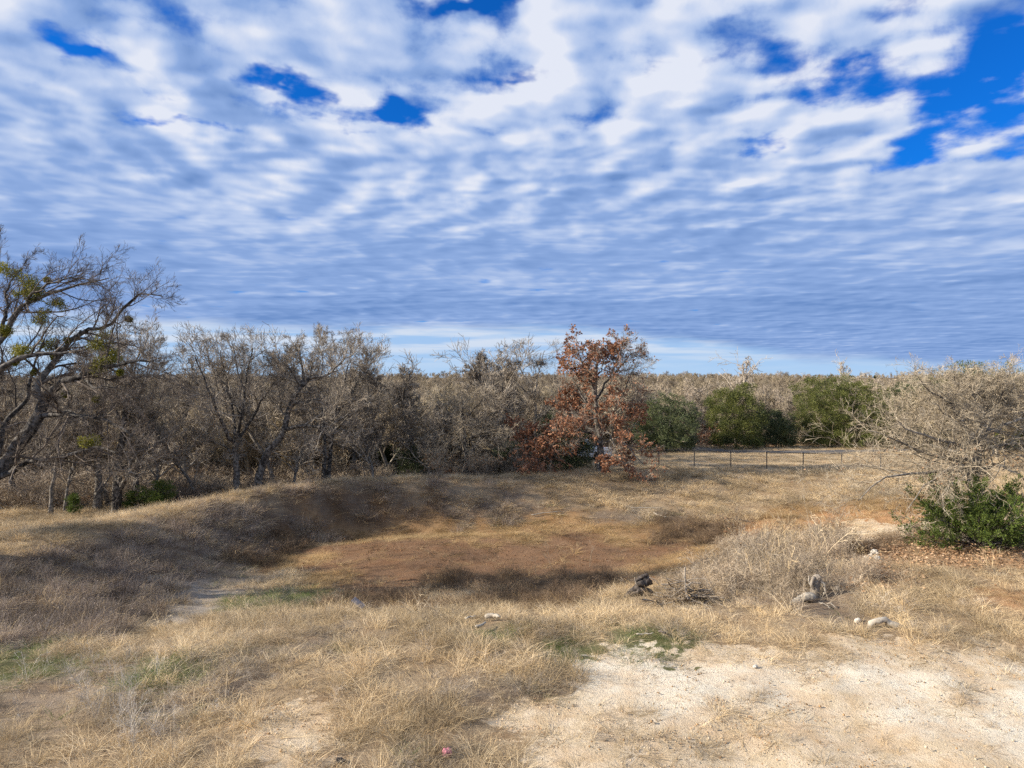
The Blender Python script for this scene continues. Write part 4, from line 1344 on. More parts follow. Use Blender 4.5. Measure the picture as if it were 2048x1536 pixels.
# ------------------------------------------------------------------ the pale spreading tree on the right and the juniper under it
root, base, P, last, rng = tree_from_limbs('spreading_tree', [
    ([(1958, 1075), (1955, 1030), (1950, 985), (1948, 945), (1954, 905), (1961, 878)], 0.30, 0.19),
    ([(1961, 878, 0), (1964, 858, .1), (1971, 830, .2), (1958, 812, .3), (1948, 798, .4), (1944, 770, .6)], 0.14, 0.03),
    ([(1971, 830, .2), (1992, 810, 0), (2012, 790, -.2), (2030, 765, -.4)], 0.09, 0.02),
    ([(1954, 890, 0), (1936, 864, -.5), (1920, 840, -.8), (1905, 808, -1), (1885, 780, -1.2)], 0.11, 0.02),
    ([(1940, 868, -.4), (1915, 846, -.9), (1896, 834, -1.3), (1862, 806, -1.6)], 0.08, 0.02),
    ([(1950, 905, 0), (1915, 892, -.8), (1880, 882, -1.3), (1838, 867, -1.7), (1806, 858, -2), (1790, 836, -2.1)], 0.10, 0.018),
    ([(1949, 920, 0), (1900, 918, -.4), (1845, 905, -.6), (1790, 880, -.6), (1738, 860, -.6)], 0.10, 0.016),
    ([(1962, 872, 0), (1985, 862, .5), (2010, 850, .8), (2045, 836, 1), (2090, 825, 1.2)], 0.11, 0.02),
    ([(1949, 935, 0), (1890, 945, -.9), (1830, 950, -1.5), (1775, 953, -2), (1742, 972, -2.2), (1720, 1003, -2.3)], 0.09, 0.014),
    ([(1949, 945, 0), (1922, 956, -1.4), (1895, 985, -2.2), (1884, 1010, -2.5), (1900, 1040, -2.7)], 0.08, 0.014),
    ([(1950, 925, 0), (1905, 935, -1.3), (1862, 962, -2.2), (1830, 1000, -2.6), (1818, 1020, -2.7)], 0.08, 0.014),
    ([(1955, 900, 0), (2000, 890, -.9), (2045, 890, -1.6), (2100, 905, -2)], 0.10, 0.02),
    ([(1950, 940, 0), (1990, 930, -1.3), (2030, 945, -2), (2070, 975, -2.3)], 0.08, 0.016),
    ([(1958, 885, 0), (1940, 860, 1), (1915, 820, 1.7), (1880, 790, 2.2)], 0.09, 0.02),
    ([(1962, 870, 0), (2000, 830, 1), (2040, 790, 1.6), (2080, 760, 2)], 0.10, 0.02),
    ([(1948, 798, .4), (1925, 775, .2), (1905, 752, 0)], 0.05, 0.014),
    ([(1920, 840, -.8), (1890, 800, -1.6), (1850, 775, -2.0), (1830, 750, -2.2)], 0.06, 0.014),
    ([(1951, 806, .3), (1962, 770, -.6), (1975, 745, -1.0)], 0.05, 0.014),
    ([(1994, 809, 0), (2010, 770, -.8), (2020, 740, -1.2)], 0.05, 0.014),
    ([(1971, 830, .2), (1940, 800, 1.2), (1915, 765, 1.8), (1900, 740, 2)], 0.05, 0.014),
    ([(1971, 830, .2), (1985, 790, .6), (1990, 755, .8)], 0.06, 0.014),
    ([(1952, 915, 0), (1900, 900, 1.5), (1850, 890, 2.4), (1800, 880, 2.8)], 0.08, 0.016)], 30.0, 13, 'pale grey spreading leafless tree above the juniper at the right edge',
    trunk_mat='bark_light', twig_mat='twig_pale', rmin=0.0056,
    levels=[dict(k=12, t=(0.12, 1.0), a=(30, 80), l=(0.30, 0.56), rr=0.5, n=5, w=0.2, up=0.02, s=4), dict(k=7, t=(0.15, 1.0), a=(28, 70), l=(0.36, 0.62), rr=0.55, n=4, w=0.2, up=0.01, s=3),
            dict(k=6, t=(0.12, 1.0), a=(25, 65), l=(0.40, 0.70), rr=0.6, n=2, w=0.2, up=0.01, s=2, lmax=0.6), dict(k=3, t=(0.1, 1.0), a=(20, 55), l=(0.45, 0.8), rr=0.7, n=2, w=0.2, up=0.02, s=2, lmax=0.35)])
c, dd = along(last, 5200, rng)
nn = fbm(c[:, 0] * 0.8 + 31, c[:, 2] * 0.8 + c[:, 1], 18, 3)
m = (rng.random(len(c)) < sstep(nn, 0.46, 0.60)) & (c[:, 2] < 4.2)
leaf_part(root, 'leaves', c[m], dd[m] + np.array([0, 0, -0.6]), 0.10, 0.055, 'brownleaf', rng)


def juniper():
    d = 27.6
    x = (1958 - CX) / F * d
    z = hz(x, d)
    rng = np.random.default_rng(51)
    root = empty('juniper_bush', (x, d, z), 'dense bright green juniper at the foot of the pale spreading tree', 'bush')
    # stems fanning out, with feathery sprays along them
    n = 58
    a = rng.uniform(0, 2 * np.pi, n)
    elv = rng.uniform(0.12, 1.25, n)
    D = np.stack([np.cos(a) * np.cos(elv), np.sin(a) * np.cos(elv), np.sin(elv)], 1)
    Ln = (2.15 + 0.8 * np.cos(elv)) * rng.uniform(0.75, 1.15, n)
    Pm, Rm = grow(np.zeros((n, 3)) + [0, 0, 0.05], D, Ln, np.full(n, 0.035), 7, 0.10, 0.03, rng, 0.2)
    Pm[:, :, 2] = np.maximum(Pm[:, :, 2], 0.04)
    g = Geo()
    g.tubes(Pm, Rm, 4, rng)
    S, D2, L2, R2 = spawn(Pm, Rm, 16, 0.25, 1.0, 25, 60, 0.16, 0.30, 0.4, rng)
    P2, R22 = grow(S, D2, L2, np.maximum(R2, 0.005), 4, 0.12, 0.07, rng, 0.3)
    g.tubes(P2, R22, 3, rng)
    mobj('trunk', g.mesh('trunk'), M['bark'], root)
    S, D3, L3, R3 = spawn(P2, R22, 12, 0.1, 1.0, 20, 55, 0.25, 0.5, 0.5, rng, lmin=0.10)
    P3, R33 = grow(S, D3, L3, np.full(len(S), 0.004), 2, 0.12, 0.05, rng, 0.3)
    c, dd = along(P3, 60000, rng)
    c[:, 2] = np.maximum(c[:, 2], 0.03)
    leaf_part(root, 'crown', c, dd + rng.normal(0, 0.4, c.shape) + [0, 0, 0.2], 0.09, 0.026, 'juniper', rng)


juniper()

# ------------------------------------------------------------------ lane beyond the fence
def build_lane():
    pts = [((px - CX) / F * d, d) for px, d in [(1240, 92), (1330, 84), (1395, 74), (1440, 70.5), (1500, 69.3), (1600, 69), (1720, 70), (1850, 72), (2000, 76), (2250, 82), (2600, 90)]]
    c = smooth_poly([(x, y, 0) for x, y in pts], 90)[:, :2]
    t = norm(np.gradient(c, axis=0))
    nrm = np.stack([-t[:, 1], t[:, 0]], 1)
    V = []
    for k in np.linspace(-1.6, 1.6, 7):
        q = c + nrm * k
        z = H(q[:, 0], q[:, 1]) + 0.05 + 0.03 * (1 - abs(k) / 1.6)
        V.append(np.stack([q[:, 0], q[:, 1], z], 1))
    V = np.stack(V, 1)
    n = len(c)
    i = np.arange(n - 1)[:, None] * 7 + np.arange(6)[None, :]
    Q = np.stack([i, i + 1, i + 8, i + 7], -1).reshape(-1, 4)
    m = flat_mat('worn_asphalt', (0.075, 0.072, 0.072), (0.13, 0.12, 0.115), 3.0, 0.9, 0.2)
    tag(mobj('lane', np_mesh('lane', V.reshape(-1, 3), Q, True), m), kind='structure')


build_lane()

# ------------------------------------------------------------------ chain link fence
def build_fence():
    posts = [(px, d) for px, d in [(905, 60.5), (960, 59.6), (1015, 58.8), (1072, 58), (1132, 57.2), (1192, 56.5), (1253, 55.8), (1318, 55.2), (1389, 54.8), (1462, 54.6), (1534, 54.6), (1607, 54.4), (1684, 54.0), (1762, 53.5), (1842, 53.0), (1925, 52.4), (2010, 51.8), (2098, 51.2), (2190, 50.6)]]
    posts = [q for q in posts if q[0] >= 1130]
    xy = [((px - CX) / F * d, d) for px, d in posts]
    base = np.array([xy[0][0], xy[0][1], hz(*xy[0])])
    root = empty('chain_link_fence', base, 'low chain link fence with steel posts crossing behind the dry pond', 'fence')
    bm = bmesh.new()
    bmesh.ops.create_cone(bm, cap_ends=True, segments=8, radius1=0.040, radius2=0.040, depth=1.38)
    bmesh.ops.create_uvsphere(bm, u_segments=8, v_segments=4, radius=0.04, matrix=__import__('mathutils').Matrix.Translation((0, 0, 0.69)))
    pm = bpy.data.meshes.new('post')
    bm.to_mesh(pm)
    bm.free()
    tops = []
    for x, y in xy:
        z = hz(x, y)
        zr = float(H(np.array([x]), np.array([y]), False)[0])
        mobj('post', pm, M['steel'], root, Vector((x, y, zr + 0.60)) - Vector(base))
        tops.append((x, y, zr + 1.27))
    tops = np.array(tops) - base
    rg = np.random.default_rng(3)
    for a, b_ in zip(tops[:-1], tops[1:]):
        g = Geo()
        g.tubes(np.stack([a, b_])[None], np.full((1, 2), 0.024), 6, rg)
        mobj('top_rail', g.mesh('top_rail', True), M['steel'], root)
        # woven wires of this bay
        L = np.linalg.norm(b_ - a)
        S, E = [], []
        for u in np.arange(-1.2, L, 0.10):
            for sgn in (1, -1):
                s0, s1 = (u, u + 1.2)
                lo, hi = max(0, s0), min(L, s1)
                if hi <= lo:
                    continue
                h0, h1 = (lo - s0), (hi - s0)
                if sgn < 0:
                    h0, h1 = 1.2 - h0, 1.2 - h1
                S.append(a + (b_ - a) * lo / L - np.array([0, 0, 1.2 - h0]))
                E.append(a + (b_ - a) * hi / L - np.array([0, 0, 1.2 - h1]))
        g = Geo()
        g.tubes(np.stack([np.array(S), np.array(E)], 1), np.full((len(S), 2), 0.0016), 3, rg)
        mobj('wire_mesh', g.mesh('wire_mesh'), M['steel'], root)


build_fence()

# ------------------------------------------------------------------ white pickup behind the rust oaks
def build_pickup():
    d = 63.5
    x = (1160 - CX) / F * d
    z = hz(x, d)
    root = empty('parked_vehicle', (x, d, z), 'white vehicle mostly hidden behind the rust-leaved oaks', 'vehicle')
    paint = flat_mat('white_paint', (0.78, 0.79, 0.80), (0.74, 0.75, 0.77), 2, 0.3, 0.0, 0.5)
    glass = flat_mat('tinted_glass', (0.02, 0.03, 0.05), (0.02, 0.03, 0.05), 2, 0.05, 0.0, 0.8)
    rub = flat_mat('tyre_rubber', (0.02, 0.02, 0.02), (0.03, 0.03, 0.03), 10, 0.9, 0.2)
    chrome = flat_mat('wheel_metal', (0.45, 0.45, 0.46), (0.4, 0.4, 0.4), 10, 0.35, 0.0, 0.5, 0.8)

    def prism(name, prof, w, m, parent, bev=0.04, taper=1.0, y0=0.0):
        bm = bmesh.new()
        lo = [bm.verts.new((px_, y0 - w / 2, pz)) for px_, pz in prof]
        hi = [bm.verts.new((px_, y0 + w / 2, pz)) for px_, pz in prof]
        bm.faces.new(lo)
        bm.faces.new(hi[::-1])
        for i in range(len(prof)):
            j = (i + 1) % len(prof)
            bm.faces.new((lo[i], hi[i], hi[j], lo[j]))
        bmesh.ops.recalc_face_normals(bm, faces=bm.faces)
        if taper != 1.0:
            zs = [v.co.z for v in bm.verts]
            for v in bm.verts:
                k = (v.co.z - min(zs)) / (max(zs) - min(zs))
                v.co.y = y0 + (v.co.y - y0) * (1 - (1 - taper) * k)
        if bev:
            bmesh.ops.bevel(bm, geom=bm.edges[:], offset=bev, segments=2, affect='EDGES')
        me = bpy.data.meshes.new(name)
        bm.to_mesh(me)
        bm.free()
        return mobj(name, me, m, parent)
    # facing right (+x); body with wheel arches
    def arch(cx, r=0.48, n=8):
        return [(cx + r * math.cos(t), 0.40 + r * math.sin(t)) for t in np.linspace(0, math.pi, n)]
    prof = [(2.75, 0.42), (2.85, 0.70), (2.80, 1.05), (1.35, 1.14), (-2.80, 1.14), (-2.85, 0.45)] + [(-2.2, 0.40)] + arch(-1.75)[::-1] + arch(1.75)[::-1]
    body = prism('body', prof, 1.92, paint, root, 0.0)
    cab = prism('cab', [(1.45, 1.13), (0.65, 1.83), (-0.95, 1.86), (-1.10, 1.13)], 1.86, paint, root, 0.05, 0.84)
    prism('windshield', [(1.40, 1.20), (0.74, 1.78), (0.70, 1.78), (1.36, 1.20)], 1.52, glass, cab, 0.0).location = (0.055, 0, 0.02)
    for s in (-1, 1):
        prism('side_window', [(1.05, 1.22), (0.55, 1.70), (-0.15, 1.72), (-0.15, 1.22)], 0.03, glass, cab, 0.0, y0=s * 0.895).rotation_euler = (0, 0, 0)
        prism('side_window', [(-0.25, 1.22), (-0.25, 1.72), (-0.85, 1.72), (-0.95, 1.22)], 0.03, glass, cab, 0.0, y0=s * 0.895)
        prism('headlight', [(2.84, 0.80), (2.83, 1.00), (2.76, 1.00), (2.76, 0.80)], 0.35, glass, body, 0.0, y0=s * 0.70)
        for wx in (-1.75, 1.75):
            bm = bmesh.new()
            bmesh.ops.create_cone(bm, cap_ends=True, segments=20, radius1=0.40, radius2=0.40, depth=0.26, matrix=__import__('mathutils').Matrix.Rotation(R(90), 4, 'X'))
            bmesh.ops.bevel(bm, geom=[e for e in bm.edges if e.calc_length() < 0.2], offset=0.03, segments=2, affect='EDGES')
            me = bpy.data.meshes.new('wheel')
            bm.to_mesh(me)
            bm.free()
            w = mobj('wheel', me, rub, root, (wx, s * 0.82, 0.40))
            bm = bmesh.new()
            bmesh.ops.create_cone(bm, cap_ends=True, segments=14, radius1=0.23, radius2=0.20, depth=0.30, matrix=__import__('mathutils').Matrix.Rotation(R(90), 4, 'X'))
            me = bpy.data.meshes.new('rim')
            bm.to_mesh(me)
            bm.free()
            mobj('rim', me, chrome, w)
    prism('bumper', [(2.95, 0.42), (2.95, 0.62), (2.80, 0.62), (2.80, 0.42)], 1.8, chrome, root, 0.02)
    root.rotation_euler = (0, 0, R(-12))


build_pickup()

# ------------------------------------------------------------------ ground cover
def tuft(seed, nb, spread, lean, width, h=1.0, wander=0.10, droop=0.5, seg=3, head=0):
    rg = np.random.default_rng(seed)
    th = rg.uniform(0, 6.28, nb)
    rr = np.sqrt(rg.random(nb)) * spread
    S = np.stack([rr * np.cos(th), rr * np.sin(th), np.full(nb, -0.03)], 1)
    D = np.stack([np.cos(th) * lean * rg.uniform(0, 1.4, nb), np.sin(th) * lean * rg.uniform(0, 1.4, nb), np.ones(nb)], 1) + rg.normal(0, 0.12, (nb, 3))
    P, Rr = grow(S, D, h * rg.uniform(0.45, 1.1, nb), np.full(nb, width), seg, wander, 0.0, rg, 0.3, droop)
    P[:, 1:, 2] = np.maximum(P[:, 1:, 2], 0.01)
    g = Geo()
    g.tubes(P, Rr, 2, rg)
    if head:
        k = rg.integers(0, nb, head)
        g.leaves(P[k, -1] + rg.normal(0, 0.02, (head, 3)), rg.normal(0, 0.4, (head, 3)) + [0, 0, 0.6], 0.06, 0.012, rg)
    me = g.mesh('tuft')
    me.materials.append(M['grass'])
    return me


def weed(seed, stems, h=1.0, spread=0.10, r=0.006, k=(5, 4)):
    rg = np.random.default_rng(seed)
    S = np.concatenate([rg.normal(0, spread, (stems, 2)), np.full((stems, 1), -0.03)], 1)
    D = np.concatenate([rg.normal(0, 0.30, (stems, 2)), np.ones((stems, 1))], 1)
    P, Rr = grow(S, D, rg.uniform(0.6, 1.1, stems) * h, np.full(stems, r), 4, 0.12, 0.0, rg, 0.5)
    lv = [dict(k=k[0], t=(0.3, 1), a=(25, 60), l=(0.25, 0.5), rr=0.7, n=2, w=0.2, up=0.04, s=2, lmin=0.04), dict(k=k[1], t=(0.2, 1), a=(25, 60), l=(0.3, 0.7), rr=0.8, n=1, w=0.2, up=0.04, s=2, lmin=0.03)]
    g = Geo()
    g.tubes(P, Rr, 2, rg)
    c, last = ramify(P, Rr, lv, rg, r * 0.55)
    for q in range(len(c.v)):
        g.add(c.v[q], c.q[q] - c.q[q].min(), c.t[q])
    me = g.mesh('weed')
    me.materials.append(M['grass'])
    return me


def litter(seed, n=22, spread=0.35, ln=0.10, wd=0.06):
    rg = np.random.default_rng(seed)
    C = np.concatenate([rg.normal(0, spread, (n, 2)), rg.uniform(0.005, 0.05, (n, 1))], 1)
    D = np.concatenate([rg.normal(0, 1, (n, 2)), rg.normal(0, 0.25, (n, 1))], 1)
    g = Geo()
    g.leaves(C, D, ln, wd, rg)
    me = g.mesh('litter')
    me.materials.append(M['grass'])
    return me


def clods(seed, n=7, spread=0.3):
    """little lumps of dry soil"""
    rg = np.random.default_rng(seed)
    Vs, Qs = [], []
    base = np.array([(x, y, z) for x in (-1, 1) for y in (-1, 1) for z in (-1, 1)], float)
    fq = np.array([(0, 1, 3, 2), (4, 6, 7, 5), (0, 4, 5, 1), (2, 3, 7, 6), (0, 2, 6, 4), (1, 5, 7, 3)])
    for i in range(n):
        s = rg.uniform(0.006, 0.018)
        v = base * s * rg.uniform(0.6, 1.4, (8, 3)) + [rg.normal(0, spread), rg.normal(0, spread), s * 0.2]
        Vs.append(v)
        Qs.append(fq + 8 * i)
    me = np_mesh('clods', np.concatenate(Vs), np.concatenate(Qs), False, np.repeat(rg.random(n), 8))
    me.materials.append(M['grass'])
    return me


PROTO = [tuft(1, 34, 0.13, 0.45, 0.0042), tuft(2, 30, 0.16, 0.6, 0.0042, droop=0.8), tuft(3, 38, 0.12, 0.35, 0.0040), tuft(4, 28, 0.18, 0.75, 0.0044, droop=1.0),       # 0-3 bunch grass
         tuft(5, 26, 0.12, 0.16, 0.0042, wander=0.06, droop=0.25, head=16), tuft(6, 24, 0.14, 0.22, 0.0042, wander=0.07, droop=0.35, head=16),                            # 4-5 upright bluestem
         weed(7, 5), weed(8, 6), weed(9, 4, k=(6, 4)),                                                                                                                   # 6-8 twiggy weeds
         weed(10, 3, k=(7, 2), spread=0.06), weed(11, 2, k=(9, 2), spread=0.05),                                                                                         # 9-10 tall stalks
         tuft(12, 44, 0.20, 1.3, 0.006, wander=0.15, droop=0.5, seg=2), tuft(13, 40, 0.22, 1.6, 0.006, wander=0.15, droop=0.4, seg=2),                                    # 11-12 low mats
         litter(14), litter(15), clods(16), clods(17, 9, 0.35)]                                                                                                          # 13-14 leaves, 15-16 clods
# density per square metre, [(protos, weight, height, sd, colours)]
TAN = [(0.62, 0.48, 0.285), (0.54, 0.405, 0.23), (0.66, 0.535, 0.35), (0.42, 0.315, 0.19)]
GREY = [(0.36, 0.305, 0.235), (0.30, 0.25, 0.195), (0.42, 0.36, 0.285)]
BLUE = [(0.30, 0.24, 0.195), (0.38, 0.31, 0.255), (0.23, 0.18, 0.15), (0.48, 0.40, 0.32)]
BRN = [(0.20, 0.138, 0.085), (0.155, 0.105, 0.065), (0.25, 0.18, 0.115)]
GOLD = [(0.44, 0.30, 0.14), (0.37, 0.24, 0.105), (0.48, 0.345, 0.18)]
GRN = [(0.095, 0.14, 0.035), (0.13, 0.16, 0.05), (0.20, 0.20, 0.09)]
SILV = [(0.52, 0.475, 0.41), (0.45, 0.405, 0.345), (0.57, 0.53, 0.47)]
LEAF = [(0.40, 0.255, 0.145), (0.33, 0.20, 0.11), (0.47, 0.33, 0.21)]
SAND = [(0.55, 0.41, 0.26), (0.62, 0.52, 0.38), (0.42, 0.27, 0.14)]
COVER = {
    'T': (26, [([0, 1, 2, 3], 0.74, 0.25, 0.09, TAN), ([6, 7, 8], 0.12, 0.22, 0.09, GREY), ([11, 12], 0.14, 0.13, 0.04, TAN)]),
    'G': (24, [([0, 1, 3], 0.44, 0.19, 0.06, TAN), ([6, 7, 8], 0.44, 0.22, 0.07, GREY), ([11], 0.12, 0.11, 0.03, GRN + GREY)]),
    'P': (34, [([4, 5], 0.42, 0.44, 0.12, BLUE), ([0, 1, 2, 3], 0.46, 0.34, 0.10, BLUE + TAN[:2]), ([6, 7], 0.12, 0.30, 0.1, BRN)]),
    'V': (24, [([9, 10], 0.24, 0.50, 0.12, SILV), ([6, 7, 8], 0.26, 0.22, 0.07, GREY + SILV), ([0, 2, 3], 0.42, 0.20, 0.06, TAN), ([11], 0.12, 0.11, 0.03, GRN + TAN)]),
    'O': (22, [([0, 1, 3], 0.50, 0.14, 0.04, GOLD), ([11, 12], 0.44, 0.12, 0.04, GOLD), ([6], 0.06, 0.18, 0.06, BRN)]),
    'B': (24, [([6, 7, 8], 0.58, 0.36, 0.12, BRN), ([0, 1, 3], 0.42, 0.25, 0.08, BRN + GOLD[:1])]),
    'E': (26, [([11, 12], 0.46, 0.12, 0.04, GRN), ([6, 7], 0.24, 0.20, 0.07, GREY), ([0, 1], 0.30, 0.18, 0.06, TAN)]),
    'L': (11, [([13, 14], 0.74, 1.0, 0.1, LEAF), ([0, 1], 0.26, 0.20, 0.07, TAN)]),
    'W': (14, [([11, 12], 0.85, 0.09, 0.02, TAN), ([0, 3], 0.15, 0.10, 0.03, TAN)]),
    'c': (22, [([0, 1, 3], 0.22, 0.12, 0.05, TAN), ([6, 7, 8], 0.24, 0.12, 0.05, GREY), ([11, 12], 0.18, 0.08, 0.03, TAN), ([13, 14], 0.10, 0.35, 0.1, LEAF), ([15, 16], 0.26, 0.7, 0.25, SAND)]),
    'C': (12, [([0, 1, 3], 0.16, 0.11, 0.04, TAN), ([6, 8], 0.26, 0.10, 0.04, GREY), ([11, 12], 0.08, 0.07, 0.02, TAN), ([13, 14], 0.14, 0.35, 0.1, LEAF), ([15, 16], 0.36, 0.8, 0.3, SAND)]),
    'S': (9, [([0, 3], 0.12, 0.10, 0.04, TAN), ([6, 8], 0.40, 0.09, 0.04, GREY + BRN[2:]), ([13, 14], 0.08, 0.3, 0.08, BRN), ([15, 16], 0.40, 0.6, 0.25, SAND)]),
    'R': (9, [([11, 12], 0.24, 0.07, 0.02, GOLD + BRN), ([15, 16], 0.56, 0.8, 0.3, [(0.22, 0.12, 0.06), (0.28, 0.16, 0.09)]), ([6], 0.20, 0.14, 0.06, BRN)]),
    'M': (24, [([6, 7, 8], 0.58, 0.56, 0.2, [(0.42, 0.335, 0.235), (0.35, 0.275, 0.195), (0.50, 0.41, 0.295)]), ([9, 10], 0.08, 1.0, 0.25, GREY + TAN), ([0, 1, 3], 0.34, 0.36, 0.12, TAN + GREY)]),
    'D': (8, [([6, 7], 0.5, 0.14, 0.05, GREY), ([0, 3], 0.5, 0.14, 0.04, TAN)]),
    'X': (18, [([0, 1, 3], 0.55, 0.15, 0.05, GOLD + TAN[:1]), ([15, 16], 0.25, 0.8, 0.3, [(0.36, 0.20, 0.10)]), ([6, 7], 0.2, 0.17, 0.06, BRN)]),
}


def build_cover():
    rg = np.random.default_rng(77)
    coll = proto_collection('ground_cover_kinds', PROTO)
    dmax = 34.0
    # candidates over the visible wedge only
    N = int(dmax * 95 * 78)
    x = rg.uniform(-45, 50, N)
    y = rg.uniform(8, 86, N)
    px = CX + x / y * F
    ok = (px > -260) & (px < 2310)
    ok &= rg.random(N) < np.interp(y, [8, 20, 50, 60, 86], [1.0, 1.0, 0.75, 0.55, 0.35])
    x, y = x[ok], y[ok]
    cl = zone(x, y, 1.0, rg)
    dens = np.array([COVER[c][0] for c in CLS])[cl]
    clump = fbm(x * 1.1, y * 1.1, 71, 3)
    clump = sstep(clump, 0.28, 0.70)
    keep = rg.random(len(x)) < dens / dmax * (0.5 + 0.9 * clump)
    x, y, cl, clump = x[keep], y[keep], cl[keep], clump[keep]
    # nothing grows on the lane
    lanex = [((p - CX) / F * d, d) for p, d in [(1240, 92), (1330, 84), (1395, 74), (1440, 70.5), (1500, 69.3), (1600, 69), (1720, 70), (1850, 72), (2000, 76), (2250, 82)]]
    ly = np.interp(x, [q[0] for q in lanex], [q[1] for q in lanex])
    keep = (np.abs(y - ly) > 1.7) | (x < 13)
    x, y, cl, clump = x[keep], y[keep], cl[keep], clump[keep]
    # little open spots where stumps, logs, stones and boards lie
    keep = np.ones(len(x), bool)
    for q, r, w in [((1283, 1192), 0.55, 1.3), ((1362, 1205), 0.95, 1.0), ((1634, 1198), 0.55, 1.5), ((1612, 1207), 0.5, 1.2), ((1675, 1182), 0.2, 0.9), ((1770, 1258), 0.5, 0.9), ((1748, 1256), 0.15, 0.5), ((1717, 1246), 0.15, 0.5),
                    ((1618, 1099), 0.45, 1.2), ((1701, 1092), 0.2, 0.9), ((1740, 1108), 0.62, 1.3), ((716, 1222), 0.3, 0.9), ((893, 1517), 0.15, 0.4), ((680, 1531), 0.15, 0.3), ((985, 1245), 0.4, 0.6), ((960, 1262), 0.35, 0.5), ((1655, 1218), 0.35, 0.5), ((1290, 1281), 0.4, 0.4), ((500, 1089), 0.8, 1.2), ((338, 1253), 0.15, 0.5)]:
        p = hit(*q)
        keep &= ~((np.abs(x - p[0]) < r) & (y < p[1] + r * 0.5) & (y > p[1] - w) & (rg.random(len(x)) < 0.88))
    x, y, cl, clump = x[keep], y[keep], cl[keep], clump[keep]
    n = len(x)
    z = H(x, y)
    pick = np.zeros(n, int)
    hh = np.ones(n)
    col = np.zeros((n, 3))
    patchn = sstep(fbm(x * 0.7, y * 0.7, 91, 3), 0.25, 0.75)
    for ci, cname in enumerate(CLS):
        sel = np.where(cl == ci)[0]
        if not len(sel):
            continue
        ents = COVER[cname][1]
        w = np.array([e[1] for e in ents])
        ch = rg.choice(len(ents), len(sel), p=w / w.sum())
        for k, (protos, _, h0, sdv, cols) in enumerate(ents):
            s2 = sel[ch == k]
            pick[s2] = rg.choice(protos, len(s2))
            hh[s2] = np.maximum(rg.normal(h0, sdv, len(s2)), h0 * 0.4)
            cc = np.array(cols)
            col[s2] = cc[rg.integers(0, len(cc), len(s2))]
    tall = pick < 13
    hh[tall] *= (0.60 + 0.75 * clump[tall])
    col *= (0.74 + 0.45 * patchn)[:, None] * rg.uniform(0.85, 1.15, (n, 1))
    wide = np.where(pick < 13, np.sqrt(np.clip(hh, 0.06, 1)) * 1.5, hh)
    wide = np.where((pick >= 6) & (pick <= 8), hh * 1.5, wide)
    wide = np.where((pick == 9) | (pick == 10), hh * 0.8, wide)
    wide = np.where((pick == 11) | (pick == 12), 0.75, wide)
    wide *= np.interp(y, [10, 30, 60, 90], [0.95, 1.15, 1.5, 2.2])
    scl = np.stack([wide, wide, hh], 1)
    slant = 0.10
    rot = np.stack([rg.normal(0, slant, n), rg.normal(0, slant, n), rg.uniform(0, 6.28, n)], 1)
    lay = np.array([CLS[c] for c in cl])
    P = np.stack([x, y, z], 1)
    groups = [('dry_grass', ('T', 'W', 'O', 'X'), 'dry tan grass covering the banks and the field', 'grass'),
              ('bluestem_grass', ('P',), 'tall purple-brown grass on the inner slope of the dam', 'grass'),
              ('dead_weeds', ('G', 'V', 'B', 'M', 'D'), 'grey and brown dead weeds around the dry pond', 'weeds'),
              ('green_forbs', ('E',), 'low green patches among the dry grass', 'ground cover'),
              ('leaf_litter', ('L',), 'fallen brown leaves under the trees', 'leaf litter'),
              ('sparse_tufts', ('c', 'C', 'S', 'R'), 'sparse dry tufts and soil crumbs on the bare ground', 'ground cover')]
    for nm, keys, lab, cat in groups:
        s = np.isin(lay, keys)
        scatter(nm, P[s], rot[s], scl[s], pick[s], col[s], coll, lab, cat)
    print('cover instances', n)


build_cover()

# ------------------------------------------------------------------ small things on the ground
def lump(name, size, seed, m, parent=None, loc=(0, 0, 0), rot=(0, 0, 0), amp=0.35, freq=2.0, sub=3, flat=False):
    bm = bmesh.new()
    bmesh.ops.create_icosphere(bm, subdivisions=sub, radius=1.0)
    off = Vector((seed * 3.1, seed * 1.7, seed * 0.9))
    for v in bm.verts:
        n = mnoise.fractal(v.co * freq + off, 1.0, 2.0, 3)
        r = mnoise.cell(v.co * 1.6 + off) * 0.25
        v.co *= 1.0 + amp * n + amp * 0.5 * (r - 0.12)
        v.co = Vector((v.co.x * size[0], v.co.y * size[1], v.co.z * size[2]))
    me = bpy.data.meshes.new(name)
    bm.to_mesh(me)
    bm.free()
    if not flat:
        for p in me.polygons:
            p.use_smooth = True
    return mobj(name, me, m, parent, loc, rot)


def rod(name, pts, r0, r1, m, parent=None, seed=0, n=10, sides=7, wob=0.02, loc=None):
    rg = np.random.default_rng(seed)
    P = smooth_poly(pts, n)
    P += rg.normal(0, wob, P.shape)
    Rr = np.linspace(r0, r1, n + 1) * rg.uniform(0.85, 1.2, n + 1)
    Rr[0] *= 0.8
    Rr[-1] *= 0.6
    g = Geo()
    g.tubes(P[None], Rr[None], sides, rg)
    me = g.mesh(name, True)
    # close the ends
    bm = bmesh.new()
    bm.from_mesh(me)
    bmesh.ops.holes_fill(bm, edges=[e for e in bm.edges if e.is_boundary], sides=sides)
    bm.to_mesh(me)
    bm.free()
    return mobj(name, me, m, parent, loc)


def gpt(px, py, up=0.0):
    p = hit(px, py)
    p[2] += up
    return p


